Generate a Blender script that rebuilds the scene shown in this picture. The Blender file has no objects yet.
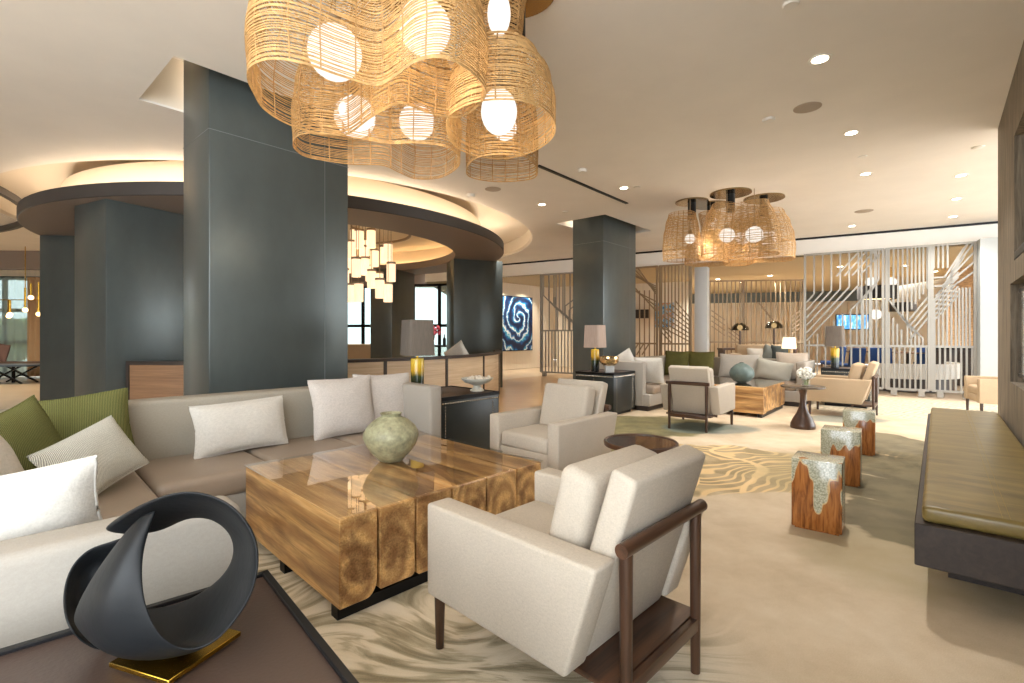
import bpy, bmesh, math, random
from mathutils import Vector, Matrix
from mathutils.geometry import tessellate_polygon
random.seed(7)
PI = math.pi
SC = bpy.context.scene
COL = SC.collection
F, HOR, EYE, CEIL = 490.0, 334.0, 1.25, 3.43

# ---------------------------------------------------------------- frames of reference
def at(x, y, Y):                       # image reading at a known distance -> place in the room
    return Vector(((x - 512) / F * Y, Y, EYE - (y - HOR) / F * Y))
def on(x, y, z):                       # image reading on a known level -> place in the room
    Y = F * (EYE - z) / (y - HOR)
    return Vector(((x - 512) / F * Y, Y, z))
def W(u, v, z=0.0): return Vector((.70*u - .714*v, .714*u + .70*v, z))      # seating group axes
def R(d, e, z=0.0): return Vector((.656*d - .755*e, .755*d + .656*e, z))    # room axes
TU, TR = math.radians(45.57), math.radians(49.0)

# ---------------------------------------------------------------- mesh builder
class MB:
    def __init__(s): s.bm = bmesh.new()
    def _merge(s, b, mat=None):
        me = bpy.data.meshes.new('tmp')
        if mat is not None: bmesh.ops.transform(b, matrix=mat, verts=b.verts)
        b.to_mesh(me); b.free(); s.bm.from_mesh(me); bpy.data.meshes.remove(me); return s
    def box(s, c, size, bev=0, seg=2, rot=None):
        b = bmesh.new(); bmesh.ops.create_cube(b, size=1)
        bmesh.ops.scale(b, vec=size, verts=b.verts)
        if bev: bmesh.ops.bevel(b, geom=b.edges[:], offset=bev, segments=seg, profile=.5, affect='EDGES')
        m = Matrix.Translation(c)
        if rot is not None: m = m @ rot.to_4x4()
        return s._merge(b, m)
    def bx(s, x0, x1, y0, y1, z0, z1, bev=0, seg=2):
        return s.box(((x0+x1)/2, (y0+y1)/2, (z0+z1)/2), (abs(x1-x0), abs(y1-y0), abs(z1-z0)), bev, seg)
    def cyl(s, p0, p1, r0, r1=None, n=16, cap=True):
        p0, p1 = Vector(p0), Vector(p1); r1 = r0 if r1 is None else r1
        d = p1 - p0; b = bmesh.new()
        bmesh.ops.create_cone(b, cap_ends=cap, segments=n, radius1=r0, radius2=r1, depth=d.length)
        q = Vector((0, 0, 1)).rotation_difference(d.normalized())
        return s._merge(b, Matrix.Translation((p0+p1)/2) @ q.to_matrix().to_4x4())
    def bar(s, p0, p1, w, t, up=(0, 0, 1)):      # rectangular bar
        p0, p1 = Vector(p0), Vector(p1); d = (p1-p0); z = d.normalized(); x = Vector(up).cross(z)
        if x.length < 1e-4: x = Vector((1, 0, 0))
        x.normalize(); y = z.cross(x)
        m = Matrix((x, y, z)).transposed()
        return s.box((p0+p1)/2, (w, t, d.length), rot=m)
    def ball(s, c, r, n=20, sc=(1, 1, 1)):
        b = bmesh.new(); bmesh.ops.create_uvsphere(b, u_segments=n, v_segments=max(6, n//2), radius=r)
        return s._merge(b, Matrix.Translation(c) @ Matrix.Diagonal((*sc, 1)))
    def lathe(s, prof, c=(0, 0, 0), n=32, sx=1, sy=1):
        b = bmesh.new(); rings = []
        for r, z in prof:
            rings.append([b.verts.new((c[0]+sx*r*math.cos(2*PI*k/n), c[1]+sy*r*math.sin(2*PI*k/n), c[2]+z)) for k in range(n)])
        for a, q in zip(rings, rings[1:]):
            for k in range(n): b.faces.new((a[k], a[(k+1) % n], q[(k+1) % n], q[k]))
        shut = prof[0] == prof[-1]                # a closed section turns into a ring, without end caps
        if not shut and prof[0][0] > 1e-4: b.faces.new(rings[0][::-1])
        if not shut and prof[-1][0] > 1e-4: b.faces.new(rings[-1])
        bmesh.ops.remove_doubles(b, verts=b.verts, dist=1e-5)
        return s._merge(b)
    def tube(s, pts, r, n=5, closed=False):
        b = bmesh.new(); pts = [Vector(p) for p in pts]; N = len(pts); rings = []
        for i, p in enumerate(pts):
            t = (pts[(i+1) % N] - pts[i-1]) if closed else (pts[min(i+1, N-1)] - pts[max(i-1, 0)])
            t.normalize(); x = t.cross(Vector((0, 0, 1)))
            if x.length < 1e-3: x = t.cross(Vector((1, 0, 0)))
            x.normalize(); y = t.cross(x)
            rings.append([b.verts.new(p + r*(x*math.cos(2*PI*k/n) + y*math.sin(2*PI*k/n))) for k in range(n)])
        for i in range(N if closed else N-1):
            a, q = rings[i], rings[(i+1) % N]
            for k in range(n): b.faces.new((a[k], a[(k+1) % n], q[(k+1) % n], q[k]))
        if not closed: b.faces.new(rings[0][::-1]); b.faces.new(rings[-1])
        return s._merge(b)
    def prism(s, poly, z0, z1, bev=0, m=None, seg=2):    # 2-D outline extruded
        b = bmesh.new(); vs = [b.verts.new((x, y, z0)) for x, y in poly]; f = b.faces.new(vs)
        g = bmesh.ops.extrude_face_region(b, geom=[f])
        bmesh.ops.translate(b, vec=(0, 0, z1-z0), verts=[v for v in g['geom'] if isinstance(v, bmesh.types.BMVert)])
        bmesh.ops.recalc_face_normals(b, faces=b.faces)
        if bev: bmesh.ops.bevel(b, geom=b.edges[:], offset=bev, segments=seg, profile=.5, affect='EDGES')
        return s._merge(b, m)
    def grid(s, rows, closed=False):
        b = bmesh.new(); g = [[b.verts.new(p) for p in r] for r in rows]
        for a, q in zip(g, g[1:]):
            n = len(a)
            for k in range(n if closed else n-1): b.faces.new((a[k], a[(k+1) % n], q[(k+1) % n], q[k]))
        return s._merge(b)
    def obj(s, name, mat, parent=None, loc=None, rot=None, smooth=40):
        me = bpy.data.meshes.new(name); bmesh.ops.recalc_face_normals(s.bm, faces=s.bm.faces)
        s.bm.to_mesh(me); s.bm.free(); me.materials.append(mat)
        if smooth:
            me.polygons.foreach_set('use_smooth', [True]*len(me.polygons)); me.set_sharp_from_angle(angle=math.radians(smooth))
        o = bpy.data.objects.new(name, me); COL.objects.link(o)
        if parent: o.parent = parent
        if loc is not None: o.location = loc
        if rot is not None: o.rotation_euler = rot
        return o

def tag(o, label, cat, group=None, kind=None):
    o['label'] = label; o['category'] = cat
    if group: o['group'] = group
    if kind: o['kind'] = kind
    return o
def thing(name, label, cat, loc=(0, 0, 0), rz=0, group=None):
    o = bpy.data.objects.new(name, None); COL.objects.link(o); o.empty_display_size = .1
    o.location = loc; o.rotation_euler = (0, 0, rz)
    return tag(o, label, cat, group)
def struct(o):
    o['kind'] = 'structure'; return o
def kids(o): return [c for c in list(bpy.data.objects) if c.parent == o]
def dup(root, loc, rz, label, group=None):
    r = root.copy(); COL.objects.link(r); r.location = loc; r.rotation_euler = (0, 0, rz); r['label'] = label
    if group: r['group'] = group
    def rec(src, dst):
        for ch in kids(src):
            c = ch.copy(); COL.objects.link(c); c.parent = dst; rec(ch, c)
    rec(root, r); return r

# ---------------------------------------------------------------- materials
def lin(c):
    return tuple((x/255/12.92 if x <= 10 else ((x/255+.055)/1.055)**2.4) for x in c) + (1,)
def newmat(name):
    m = bpy.data.materials.new(name); m.use_nodes = True; nt = m.node_tree
    return m, nt, nt.nodes['Principled BSDF']
def nd(nt, typ, inp=None, **props):
    n = nt.nodes.new(typ)
    for k, v in props.items(): setattr(n, k, v)
    for k, v in (inp or {}).items():
        if isinstance(v, bpy.types.NodeSocket): nt.links.new(v, n.inputs[k])
        else: n.inputs[k].default_value = v
    return n
def mth(nt, op, a, b=0.0, c=0.0, clamp=False):
    n = nt.nodes.new('ShaderNodeMath'); n.operation = op; n.use_clamp = clamp
    for i, v in enumerate((a, b, c)):
        if isinstance(v, bpy.types.NodeSocket): nt.links.new(v, n.inputs[i])
        else: n.inputs[i].default_value = v
    return n.outputs[0]
def mix(nt, f, a, b, blend='MIX'):
    n = nt.nodes.new('ShaderNodeMix'); n.data_type = 'RGBA'; n.blend_type = blend
    for i, v in ((0, f), (6, a), (7, b)):
        if isinstance(v, bpy.types.NodeSocket): nt.links.new(v, n.inputs[i])
        else: n.inputs[i].default_value = v
    return n.outputs[2]
def ramp(nt, f, stops):
    n = nd(nt, 'ShaderNodeValToRGB', {'Fac': f}); e = n.color_ramp.elements
    while len(e) < len(stops): e.new(.5)
    for el, (p, c) in zip(e, stops): el.position = p; el.color = c
    return n.outputs[0]
def smooth(nt, x, a, b):
    n = nd(nt, 'ShaderNodeMapRange', {'Value': x, 'From Min': a, 'From Max': b}, interpolation_type='SMOOTHSTEP', clamp=True)
    return n.outputs[0]
def coords(nt, kind='Object', scale=(1, 1, 1), rot=(0, 0, 0), offset=None):
    t = nd(nt, 'ShaderNodeTexCoord')
    v = t.outputs[kind]
    if offset is not None:
        v = nd(nt, 'ShaderNodeVectorMath', {0: v, 1: offset}, operation='ADD').outputs[0]
    return nd(nt, 'ShaderNodeMapping', {'Vector': v, 'Scale': scale, 'Rotation': rot}).outputs[0]
def noise(nt, v, s, det=3, rough=.5, dist=0.0):
    return nd(nt, 'ShaderNodeTexNoise', {'Vector': v, 'Scale': s, 'Detail': det, 'Roughness': rough, 'Distortion': dist}).outputs[0]
def bump(nt, bsdf, h, strength, dist=.01):
    b = nd(nt, 'ShaderNodeBump', {'Height': h, 'Strength': strength, 'Distance': dist})
    nt.links.new(b.outputs[0], bsdf.inputs['Normal'])
def mk(name, c, rough=.6, metal=0, var=0.0, vs=4, bmp=0.0, bs=150, stretch=(1, 1, 1), coat=0, spec=None, sheen=0):
    m, nt, b = newmat(name); c = lin(c)
    b.inputs['Roughness'].default_value = rough; b.inputs['Metallic'].default_value = metal
    if coat: b.inputs['Coat Weight'].default_value = coat; b.inputs['Coat Roughness'].default_value = .1
    if spec is not None: b.inputs['Specular IOR Level'].default_value = spec
    if sheen: b.inputs['Sheen Weight'].default_value = sheen
    v = coords(nt, scale=stretch)
    if var:
        f = noise(nt, v, vs, 4, .6)
        lo = tuple(x*(1-var) for x in c[:3])+(1,); hi = tuple(min(1, x*(1+var)) for x in c[:3])+(1,)
        nt.links.new(ramp(nt, f, [(.3, lo), (.7, hi)]), b.inputs['Base Color'])
    else: b.inputs['Base Color'].default_value = c
    if bmp: bump(nt, b, noise(nt, v, bs, 2), bmp, .004)
    return m
def fabric(name, c, speck=.18, scale=260, bmp=.35, rough=.9):
    m, nt, b = newmat(name); c = lin(c); v = coords(nt)
    w1 = nd(nt, 'ShaderNodeTexNoise', {'Vector': coords(nt, scale=(1, .25, 1)), 'Scale': scale, 'Detail': 2}).outputs[0]
    w2 = nd(nt, 'ShaderNodeTexNoise', {'Vector': coords(nt, scale=(.25, 1, .35)), 'Scale': scale, 'Detail': 2}).outputs[0]
    f = mth(nt, 'MULTIPLY', mth(nt, 'ADD', w1, w2), .5)
    big = noise(nt, v, 5, 3)
    lo = tuple(x*(1-speck) for x in c[:3])+(1,); hi = tuple(min(1, x*(1+speck)) for x in c[:3])+(1,)
    col = ramp(nt, f, [(.36, lo), (.64, hi)])
    col = mix(nt, .25, col, ramp(nt, big, [(.3, lo), (.7, hi)]))
    nt.links.new(col, b.inputs['Base Color']); b.inputs['Roughness'].default_value = rough
    b.inputs['Specular IOR Level'].default_value = .2
    bump(nt, b, f, bmp, .003); return m
def ribbed(name, c, freq=260):
    m, nt, b = newmat(name); c = lin(c)
    w = nd(nt, 'ShaderNodeTexWave', {'Vector': coords(nt), 'Scale': freq/6.28, 'Distortion': 1.2, 'Detail': 2, 'Detail Scale': 2.0}, bands_direction='X').outputs['Fac']
    n = noise(nt, coords(nt), 180, 2)
    f = mth(nt, 'ADD', mth(nt, 'MULTIPLY', w, .7), mth(nt, 'MULTIPLY', n, .3))
    lo = tuple(x*.45 for x in c[:3])+(1,); hi = tuple(x*1.25 for x in c[:3])+(1,)
    nt.links.new(ramp(nt, f, [(.15, lo), (.8, hi)]), b.inputs['Base Color'])
    b.inputs['Roughness'].default_value = .95; b.inputs['Specular IOR Level'].default_value = .15
    bump(nt, b, f, .6, .006); return m
def wood(name, c1, c2, scale=3, axis=0, rough=.4, coat=0, bmp=.1):
    m, nt, b = newmat(name)
    st = [9, 9, 9]
    if axis == 'ring': st = [.5, .5, 16]
    else: st[axis] = .7
    oi = nd(nt, 'ShaderNodeObjectInfo').outputs['Random']
    off = nd(nt, 'ShaderNodeCombineXYZ', {'X': mth(nt, 'MULTIPLY', oi, 7.0), 'Y': mth(nt, 'MULTIPLY', oi, 3.0)}).outputs[0]
    v = coords(nt, scale=tuple(st), offset=off)
    f = noise(nt, v, scale, 5, .62, .8)
    g = noise(nt, v, scale*7, 2)
    f = mth(nt, 'ADD', mth(nt, 'MULTIPLY', f, .8), mth(nt, 'MULTIPLY', g, .2))
    nt.links.new(ramp(nt, f, [(.32, lin(c1)), (.68, lin(c2))]), b.inputs['Base Color'])
    b.inputs['Roughness'].default_value = rough
    if coat: b.inputs['Coat Weight'].default_value = coat; b.inputs['Coat Roughness'].default_value = .12
    if bmp: bump(nt, b, f, bmp, .004)
    return m
def glow(name, c, s):
    m = bpy.data.materials.new(name); m.use_nodes = True; nt = m.node_tree; nt.nodes.clear()
    e = nd(nt, 'ShaderNodeEmission', {'Color': lin(c), 'Strength': s}); o = nd(nt, 'ShaderNodeOutputMaterial')
    nt.links.new(e.outputs[0], o.inputs[0]); return m
def clear(name, tint=(255, 255, 255), rough=0.0, refl=1.0):
    m = bpy.data.materials.new(name); m.use_nodes = True; nt = m.node_tree; nt.nodes.clear()
    t = nd(nt, 'ShaderNodeBsdfTransparent', {'Color': lin(tint)}); g = nd(nt, 'ShaderNodeBsdfGlossy', {'Roughness': rough})
    fr = nd(nt, 'ShaderNodeFresnel', {'IOR': 1.5}); x = nd(nt, 'ShaderNodeMixShader'); o = nd(nt, 'ShaderNodeOutputMaterial')
    gb = nd(nt, 'ShaderNodeNewGeometry').outputs['Backfacing']
    nt.links.new(mth(nt, 'MULTIPLY', mth(nt, 'MULTIPLY', fr.outputs[0], refl), mth(nt, 'SUBTRACT', 1.0, gb), clamp=True), x.inputs[0])
    nt.links.new(t.outputs[0], x.inputs[1]); nt.links.new(g.outputs[0], x.inputs[2]); nt.links.new(x.outputs[0], o.inputs[0]); return m
def shade_cloth(name, c, em=0.6, trans=.5):
    m, nt, b = newmat(name); v = coords(nt, scale=(40, 40, 3))
    f = noise(nt, v, 3, 2); cc = lin(c)
    nt.links.new(ramp(nt, f, [(.3, tuple(x*.8 for x in cc[:3])+(1,)), (.7, cc)]), b.inputs['Base Color'])
    b.inputs['Roughness'].default_value = .9; b.inputs['Emission Color'].default_value = cc; b.inputs['Emission Strength'].default_value = em
    return m

def log_material():
    m, nt, b = newmat('log_wood')
    oi = nd(nt, 'ShaderNodeObjectInfo').outputs['Random']
    off = nd(nt, 'ShaderNodeCombineXYZ', {'X': mth(nt, 'SUBTRACT', mth(nt, 'MULTIPLY', oi, .12), .06), 'Y': mth(nt, 'MULTIPLY', oi, 9.0), 'Z': mth(nt, 'SUBTRACT', mth(nt, 'MULTIPLY', oi, .16), .05)}).outputs[0]
    v = coords(nt, offset=off)
    vs = coords(nt, scale=(1, .22, 1), offset=off)
    wob = nd(nt, 'ShaderNodeTexNoise', {'Vector': vs, 'Scale': 5.0, 'Detail': 4, 'Roughness': .6}).outputs['Color']
    wv = nd(nt, 'ShaderNodeVectorMath', {0: wob, 1: (.5, .5, .5)}, operation='SUBTRACT').outputs[0]
    wv = nd(nt, 'ShaderNodeVectorMath', {0: wv, 'Scale': .16}, operation='SCALE').outputs[0]
    p = nd(nt, 'ShaderNodeVectorMath', {0: v, 1: wv}, operation='ADD').outputs[0]
    s = nd(nt, 'ShaderNodeSeparateXYZ', {0: p})
    r = mth(nt, 'SQRT', mth(nt, 'ADD', mth(nt, 'POWER', s.outputs[0], 2.0), mth(nt, 'POWER', mth(nt, 'MULTIPLY', s.outputs[2], .62), 2.0)))
    rings = mth(nt, 'ADD', mth(nt, 'MULTIPLY', mth(nt, 'SINE', mth(nt, 'MULTIPLY', r, 105.0)), .5), .5)
    fine = noise(nt, coords(nt, scale=(60, 1.5, 60), offset=off), 2, 3)
    core = noise(nt, nd(nt, 'ShaderNodeMapping', {'Vector': v, 'Scale': (1, .16, 1)}).outputs[0], 4.6, 5, .6, .9)
    dark = smooth(nt, mth(nt, 'ADD', core, mth(nt, 'MULTIPLY', r, -.7)), .36, .56)
    light = ramp(nt, fine, [(.3, lin((206, 154, 90))), (.7, lin((240, 198, 136)))])
    col = mix(nt, mth(nt, 'MULTIPLY', rings, .6), light, lin((134, 82, 40)))
    col = mix(nt, mth(nt, 'MULTIPLY', dark, .72), col, ramp(nt, fine, [(.3, lin((66, 38, 20))), (.7, lin((126, 80, 44)))]))
    nt.links.new(col, b.inputs['Base Color'])
    b.inputs['Roughness'].default_value = .36; b.inputs['Coat Weight'].default_value = .25; b.inputs['Coat Roughness'].default_value = .2
    bump(nt, b, mth(nt, 'ADD', fine, rings), .06, .003); return m
def resin_material():
    m, nt, b = newmat('resin_and_teak')
    oi = nd(nt, 'ShaderNodeObjectInfo').outputs['Random']
    off = nd(nt, 'ShaderNodeCombineXYZ', {'X': mth(nt, 'MULTIPLY', oi, 1.9), 'Y': mth(nt, 'MULTIPLY', oi, .7)}).outputs[0]
    v = coords(nt, offset=off); raw = nd(nt, 'ShaderNodeSeparateXYZ', {0: coords(nt)})
    n1 = noise(nt, nd(nt, 'ShaderNodeMapping', {'Vector': v, 'Scale': (1, 1, .3)}).outputs[0], 8.5, 2, .4)
    h = mth(nt, 'ADD', mth(nt, 'MULTIPLY', mth(nt, 'SUBTRACT', n1, .5), 1.0), .25)
    diff = mth(nt, 'SUBTRACT', h, raw.outputs[2])
    isw = smooth(nt, diff, -.004, .004)
    rim = mth(nt, 'MULTIPLY', smooth(nt, diff, -.016, -.004), mth(nt, 'SUBTRACT', 1.0, isw))
    grain = noise(nt, coords(nt, scale=(9, 9, 1.1), offset=off), 5, 5, .6, .7)
    wcol = ramp(nt, grain, [(.3, lin((96, 52, 22))), (.5, lin((160, 98, 46))), (.72, lin((192, 126, 62)))])
    spk = nd(nt, 'ShaderNodeTexVoronoi', {'Vector': v, 'Scale': 95.0}).outputs['Distance']
    rcol = ramp(nt, spk, [(.15, lin((206, 202, 180))), (.55, lin((172, 172, 148))), (.8, lin((146, 146, 124)))])
    col = mix(nt, isw, mix(nt, rim, rcol, lin((214, 178, 118))), wcol)
    nt.links.new(col, b.inputs['Base Color']); b.inputs['Roughness'].default_value = .22
    b.inputs['Coat Weight'].default_value = .6; b.inputs['Coat Roughness'].default_value = .08
    return m
def carpet_material():
    m, nt, b = newmat('printed_carpet')
    P = coords(nt); s = nd(nt, 'ShaderNodeSeparateXYZ', {0: P}); X, Y = s.outputs[0], s.outputs[1]
    wob = noise(nt, P, 1.3, 4, .55); wob2 = noise(nt, P, 3.2, 3, .6)
    def blob(cx, cy, rx, ry, soft=.25, wa=.9):
        a = mth(nt, 'POWER', mth(nt, 'DIVIDE', mth(nt, 'SUBTRACT', X, cx), rx), 2.0)
        c = mth(nt, 'POWER', mth(nt, 'DIVIDE', mth(nt, 'SUBTRACT', Y, cy), ry), 2.0)
        r = mth(nt, 'ADD', mth(nt, 'SQRT', mth(nt, 'ADD', a, c)), mth(nt, 'MULTIPLY', mth(nt, 'SUBTRACT', wob, .5), wa))
        return mth(nt, 'SUBTRACT', 1.0, smooth(nt, r, 1-soft, 1+soft))
    def mx(*a):
        o = a[0]
        for q in a[1:]: o = mth(nt, 'MAXIMUM', o, q)
        return o
    cloud = noise(nt, P, 2.2, 5, .65)
    base = ramp(nt, cloud, [(.3, lin((194, 173, 144))), (.55, lin((212, 193, 165))), (.75, lin((222, 206, 182)))])
    # grey sand strokes under the coffee table
    ang = noise(nt, P, .75, 2, .5)
    wc = nd(nt, 'ShaderNodeTexNoise', {'Vector': P, 'Scale': .8, 'Detail': 1}).outputs['Color']
    wc = nd(nt, 'ShaderNodeVectorMath', {0: nd(nt, 'ShaderNodeVectorMath', {0: wc, 1: (.5, .5, .5)}, operation='SUBTRACT').outputs[0], 'Scale': 2.4}, operation='SCALE').outputs[0]
    pw = nd(nt, 'ShaderNodeVectorMath', {0: P, 1: wc}, operation='ADD').outputs[0]
    pw = nd(nt, 'ShaderNodeMapping', {'Vector': pw, 'Scale': (1.6, 11, 1), 'Rotation': (0, 0, .5)}).outputs[0]
    st = noise(nt, pw, 1.5, 3, .55, .5)
    strokes = ramp(nt, st, [(.34, lin((138, 128, 104))), (.46, lin((186, 174, 148))), (.52, lin((216, 204, 180))), (.64, lin((226, 215, 194)))])
    left = mx(blob(-.55, 2.0, 1.35, 1.0), blob(-1.2, 2.9, 1.5, 1.2), blob(-.1, 1.2, .8, .7))
    col = mix(nt, left, base, strokes)
    # gold contour lines on tan
    w1 = noise(nt, P, .95, 2, .4)
    dirn = mth(nt, 'ADD', mth(nt, 'MULTIPLY', Y, 7.0), mth(nt, 'MULTIPLY', X, -2.2))
    ph = mth(nt, 'FRACT', mth(nt, 'ADD', mth(nt, 'MULTIPLY', w1, 17.0), dirn))
    ln = mth(nt, 'SUBTRACT', 1.0, smooth(nt, mth(nt, 'ABSOLUTE', mth(nt, 'SUBTRACT', ph, .5)), .12, .24))
    lines = mix(nt, ln, mix(nt, smooth(nt, wob2, .4, .6), lin((150, 132, 98)), lin((178, 156, 120))), lin((222, 190, 138)))
    rg = mx(blob(1.65, 4.75, 1.2, .95, .05, .9), blob(3.75, 4.8, .7, .5, .05, .9))
    col = mix(nt, rg, col, lines)
    ph2 = mth(nt, 'FRACT', mth(nt, 'ADD', mth(nt, 'MULTIPLY', noise(nt, P, .6, 2, .4), 4.0), mth(nt, 'ADD', mth(nt, 'MULTIPLY', X, 1.1), mth(nt, 'MULTIPLY', Y, -.5))))
    vein = mth(nt, 'MULTIPLY', mth(nt, 'SUBTRACT', 1.0, smooth(nt, mth(nt, 'ABSOLUTE', mth(nt, 'SUBTRACT', ph2, .5)), .03, .06)), rg)
    col = mix(nt, vein, col, lin((230, 198, 146)))
    # olive washes with crisp edges inside softer halos
    halo = mx(blob(3.2, 4.2, 1.0, 1.0, .25, 1.4), blob(2.5, 2.75, .7, .6, .3, 1.2))
    col = mix(nt, mth(nt, 'MULTIPLY', halo, .55), col, lin((158, 144, 106)))
    ol = mx(blob(2.62, 3.3, .42, .5, .05, 1.5), blob(3.65, 4.35, .55, .75, .05, 1.5), blob(3.05, 3.9, .4, .55, .05, 1.5), blob(4.3, 5.6, .5, .9, .05, 1.2))
    olc = ramp(nt, wob2, [(.35, lin((80, 74, 54))), (.6, lin((112, 104, 78)))])
    col = mix(nt, mth(nt, 'MULTIPLY', ol, .9), col, olc)
    gr = mx(blob(1.75, 6.7, 1.15, .75, .08, 1.0), blob(.9, 5.7, .9, .7, .1, 1.0))
    col = mix(nt, mth(nt, 'MULTIPLY', gr, .92), col, ramp(nt, wob2, [(.35, lin((80, 80, 42))), (.65, lin((128, 120, 74)))]))
    chair_shade = mx(blob(2.6, 6.5, .55, .4, .15, .9), blob(4.9, 7.2, .6, .35, .15, .9), blob(.6, 1.3, .5, .3, .2, .9))  # teal shade under the chairs, painted into the carpet colour
    col = mix(nt, mth(nt, 'MULTIPLY', chair_shade, .65), col, lin((92, 116, 118)))
    # pale woven drifts at the far right
    fr = blob(6.9, 8.2, 1.7, 1.3, .2, .8)
    dd = nd(nt, 'ShaderNodeTexWave', {'Vector': coords(nt, rot=(0, 0, 1.2)), 'Scale': 4.0, 'Distortion': 7.0, 'Detail': 2}).outputs['Fac']
    col = mix(nt, fr, col, ramp(nt, dd, [(.1, lin((170, 160, 138))), (.7, lin((222, 208, 182)))]))
    pile = noise(nt, P, 240, 2)
    col = mix(nt, .12, col, ramp(nt, pile, [(.35, lin((120, 108, 88))), (.65, lin((235, 222, 200)))]))
    nt.links.new(col, b.inputs['Base Color']); b.inputs['Roughness'].default_value = .95
    b.inputs['Specular IOR Level'].default_value = .1
    bump(nt, b, pile, .35, .004); return m
def painting_material():
    m, nt, b = newmat('swirl_painting')
    v = coords(nt); s = nd(nt, 'ShaderNodeSeparateXYZ', {0: v})
    wob = noise(nt, v, 2.2, 4, .6)
    x = mth(nt, 'SUBTRACT', s.outputs[0], .1); z = mth(nt, 'SUBTRACT', s.outputs[2], .22)
    r = mth(nt, 'SQRT', mth(nt, 'ADD', mth(nt, 'MULTIPLY', x, x), mth(nt, 'MULTIPLY', mth(nt, 'MULTIPLY', z, z), .7)))
    a = mth(nt, 'ARCTAN2', z, x)
    f = mth(nt, 'ADD', mth(nt, 'ADD', mth(nt, 'MULTIPLY', r, 11.0), a), mth(nt, 'MULTIPLY', wob, 6.5))
    f = mth(nt, 'ADD', mth(nt, 'MULTIPLY', mth(nt, 'SINE', f), .5), .5)
    nt.links.new(ramp(nt, f, [(.05, lin((10, 26, 60))), (.3, lin((16, 80, 140))), (.5, lin((60, 160, 196))), (.66, lin((236, 236, 226))), (.82, lin((30, 110, 170))), (.97, lin((14, 34, 74)))]), b.inputs['Base Color'])
    b.inputs['Roughness'].default_value = .5; return m
# ---------------------------------------------------------------- palette
M_ceil = mk('ceiling_paint', (231, 225, 216), .8, var=.03, vs=1.5)
M_cove = mk('cove_paint', (226, 214, 196), .8)
M_white = mk('white_paint', (204, 206, 206), .6)
M_trimwhite = mk('fixture_white', (226, 222, 214), .5)
M_col = mk('dark_column_panel', (90, 96, 94), .34, metal=.45, var=.10, vs=3, stretch=(1, 1, .6), bmp=.05, bs=90)
M_seam = mk('panel_seam', (128, 134, 136), .4, metal=.5)
M_fascia = mk('soffit_metal', (70, 66, 64), .5, metal=.3, var=.05)
M_under = mk('soffit_underside', (136, 122, 112), .6)
M_bwall = mk('beige_wall_panel', (228, 216, 196), .6, var=.05, vs=2, stretch=(6, 6, .5))
M_floor = mk('pale_stone', (206, 184, 156), .35, var=.06, vs=1.2, coat=.2)
M_parq = wood('oak_floor', (176, 134, 86), (206, 166, 116), 2, 0, .3, coat=.2)
M_graywood = wood('weathered_wall_wood', (78, 70, 58), (150, 136, 116), 2.6, 2, .7)
M_black = mk('black_metal', (28, 28, 30), .4, metal=.6)
M_blacklea = mk('black_leather', (36, 40, 38), .38, var=.15, vs=6, bmp=.2, bs=120)
M_browntop = mk('brown_table_leather', (74, 58, 50), .42, var=.08, vs=3, bmp=.1, bs=140)
M_brass = mk('brass', (196, 156, 62), .25, metal=1)
M_nail = mk('nailhead_steel', (222, 216, 204), .25, metal=1)
M_sofa = fabric('taupe_sofa_fabric', (160, 152, 138), .08, 300, .15)
M_sofabody = fabric('light_sofa_fabric', (164, 157, 147), .06, 300, .12)
M_seat = mk('taupe_leather', (148, 132, 116), .45, var=.06, vs=3, bmp=.12, bs=60)
M_chair = fabric('beige_chair_fabric', (190, 179, 164), .12, 330, .25)
M_chairtan = fabric('tan_chair_fabric', (184, 162, 134), .1, 330, .25)
M_walnut = wood('walnut', (44, 29, 20), (86, 57, 39), 2.2, 2, .38, coat=.2)
M_walnutx = wood('walnut_board', (48, 31, 22), (94, 62, 42), 2.2, 0, .38, coat=.2)
M_green = ribbed('green_corduroy', (112, 112, 66))
M_olive = fabric('olive_velvet', (96, 92, 50), .2, 200, .2)
M_sage = ribbed('sage_ribbed', (208, 206, 194), 330)
M_cream = fabric('cream_boucle', (202, 197, 188), .1, 170, .7)
M_greyp = fabric('grey_linen', (196, 188, 180), .15, 240, .4)
M_oatp = fabric('oat_linen', (206, 192, 176), .12, 240, .4)
M_log = log_material()
M_glass = clear('tabletop_glass', (252, 252, 251), 0, 1.6)
M_clear = clear('clear_glass', (250, 252, 252), 0, .8)
M_pane = clear('window_glass', (168, 176, 174), 0, .8)
M_smoke = clear('smoked_glass', (150, 150, 150), .02, 1.6)
M_resin = resin_material()
M_sculpt = mk('charcoal_ceramic', (18, 20, 22), .5, var=.3, vs=5, bmp=.15, bs=60, spec=.3)
M_vase = mk('celadon_glaze', (150, 148, 118), .45, var=.4, vs=26, bmp=.5, bs=70)
M_vase2 = mk('teal_glaze', (92, 108, 104), .35, var=.3, vs=7)
M_bowl = mk('grey_ceramic', (196, 192, 178), .4)
M_shell = mk('shell_white', (226, 216, 200), .6, var=.12, vs=20)
M_bench = None
M_bwood = wood('espresso_wood', (36, 27, 22), (58, 46, 39), 3, 0, .5)
M_rattan = mk('natural_rattan', (192, 152, 98), .7, var=.3, vs=30)
M_cane = mk('rattan_stake', (170, 130, 80), .7)
M_globe = glow('lit_globe', (255, 246, 234), .8)
M_lampglow = glow('lit_lamp', (255, 214, 150), 4.0)
M_down = glow('lit_downlight', (255, 238, 212), 14.0)
M_cool = glow('lit_downlight_cool', (240, 246, 255), 10.0)
M_led = glow('warm_led_strip', (255, 236, 212), 8.0)
M_led2 = glow('amber_led_strip', (255, 218, 166), 9.0)
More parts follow.
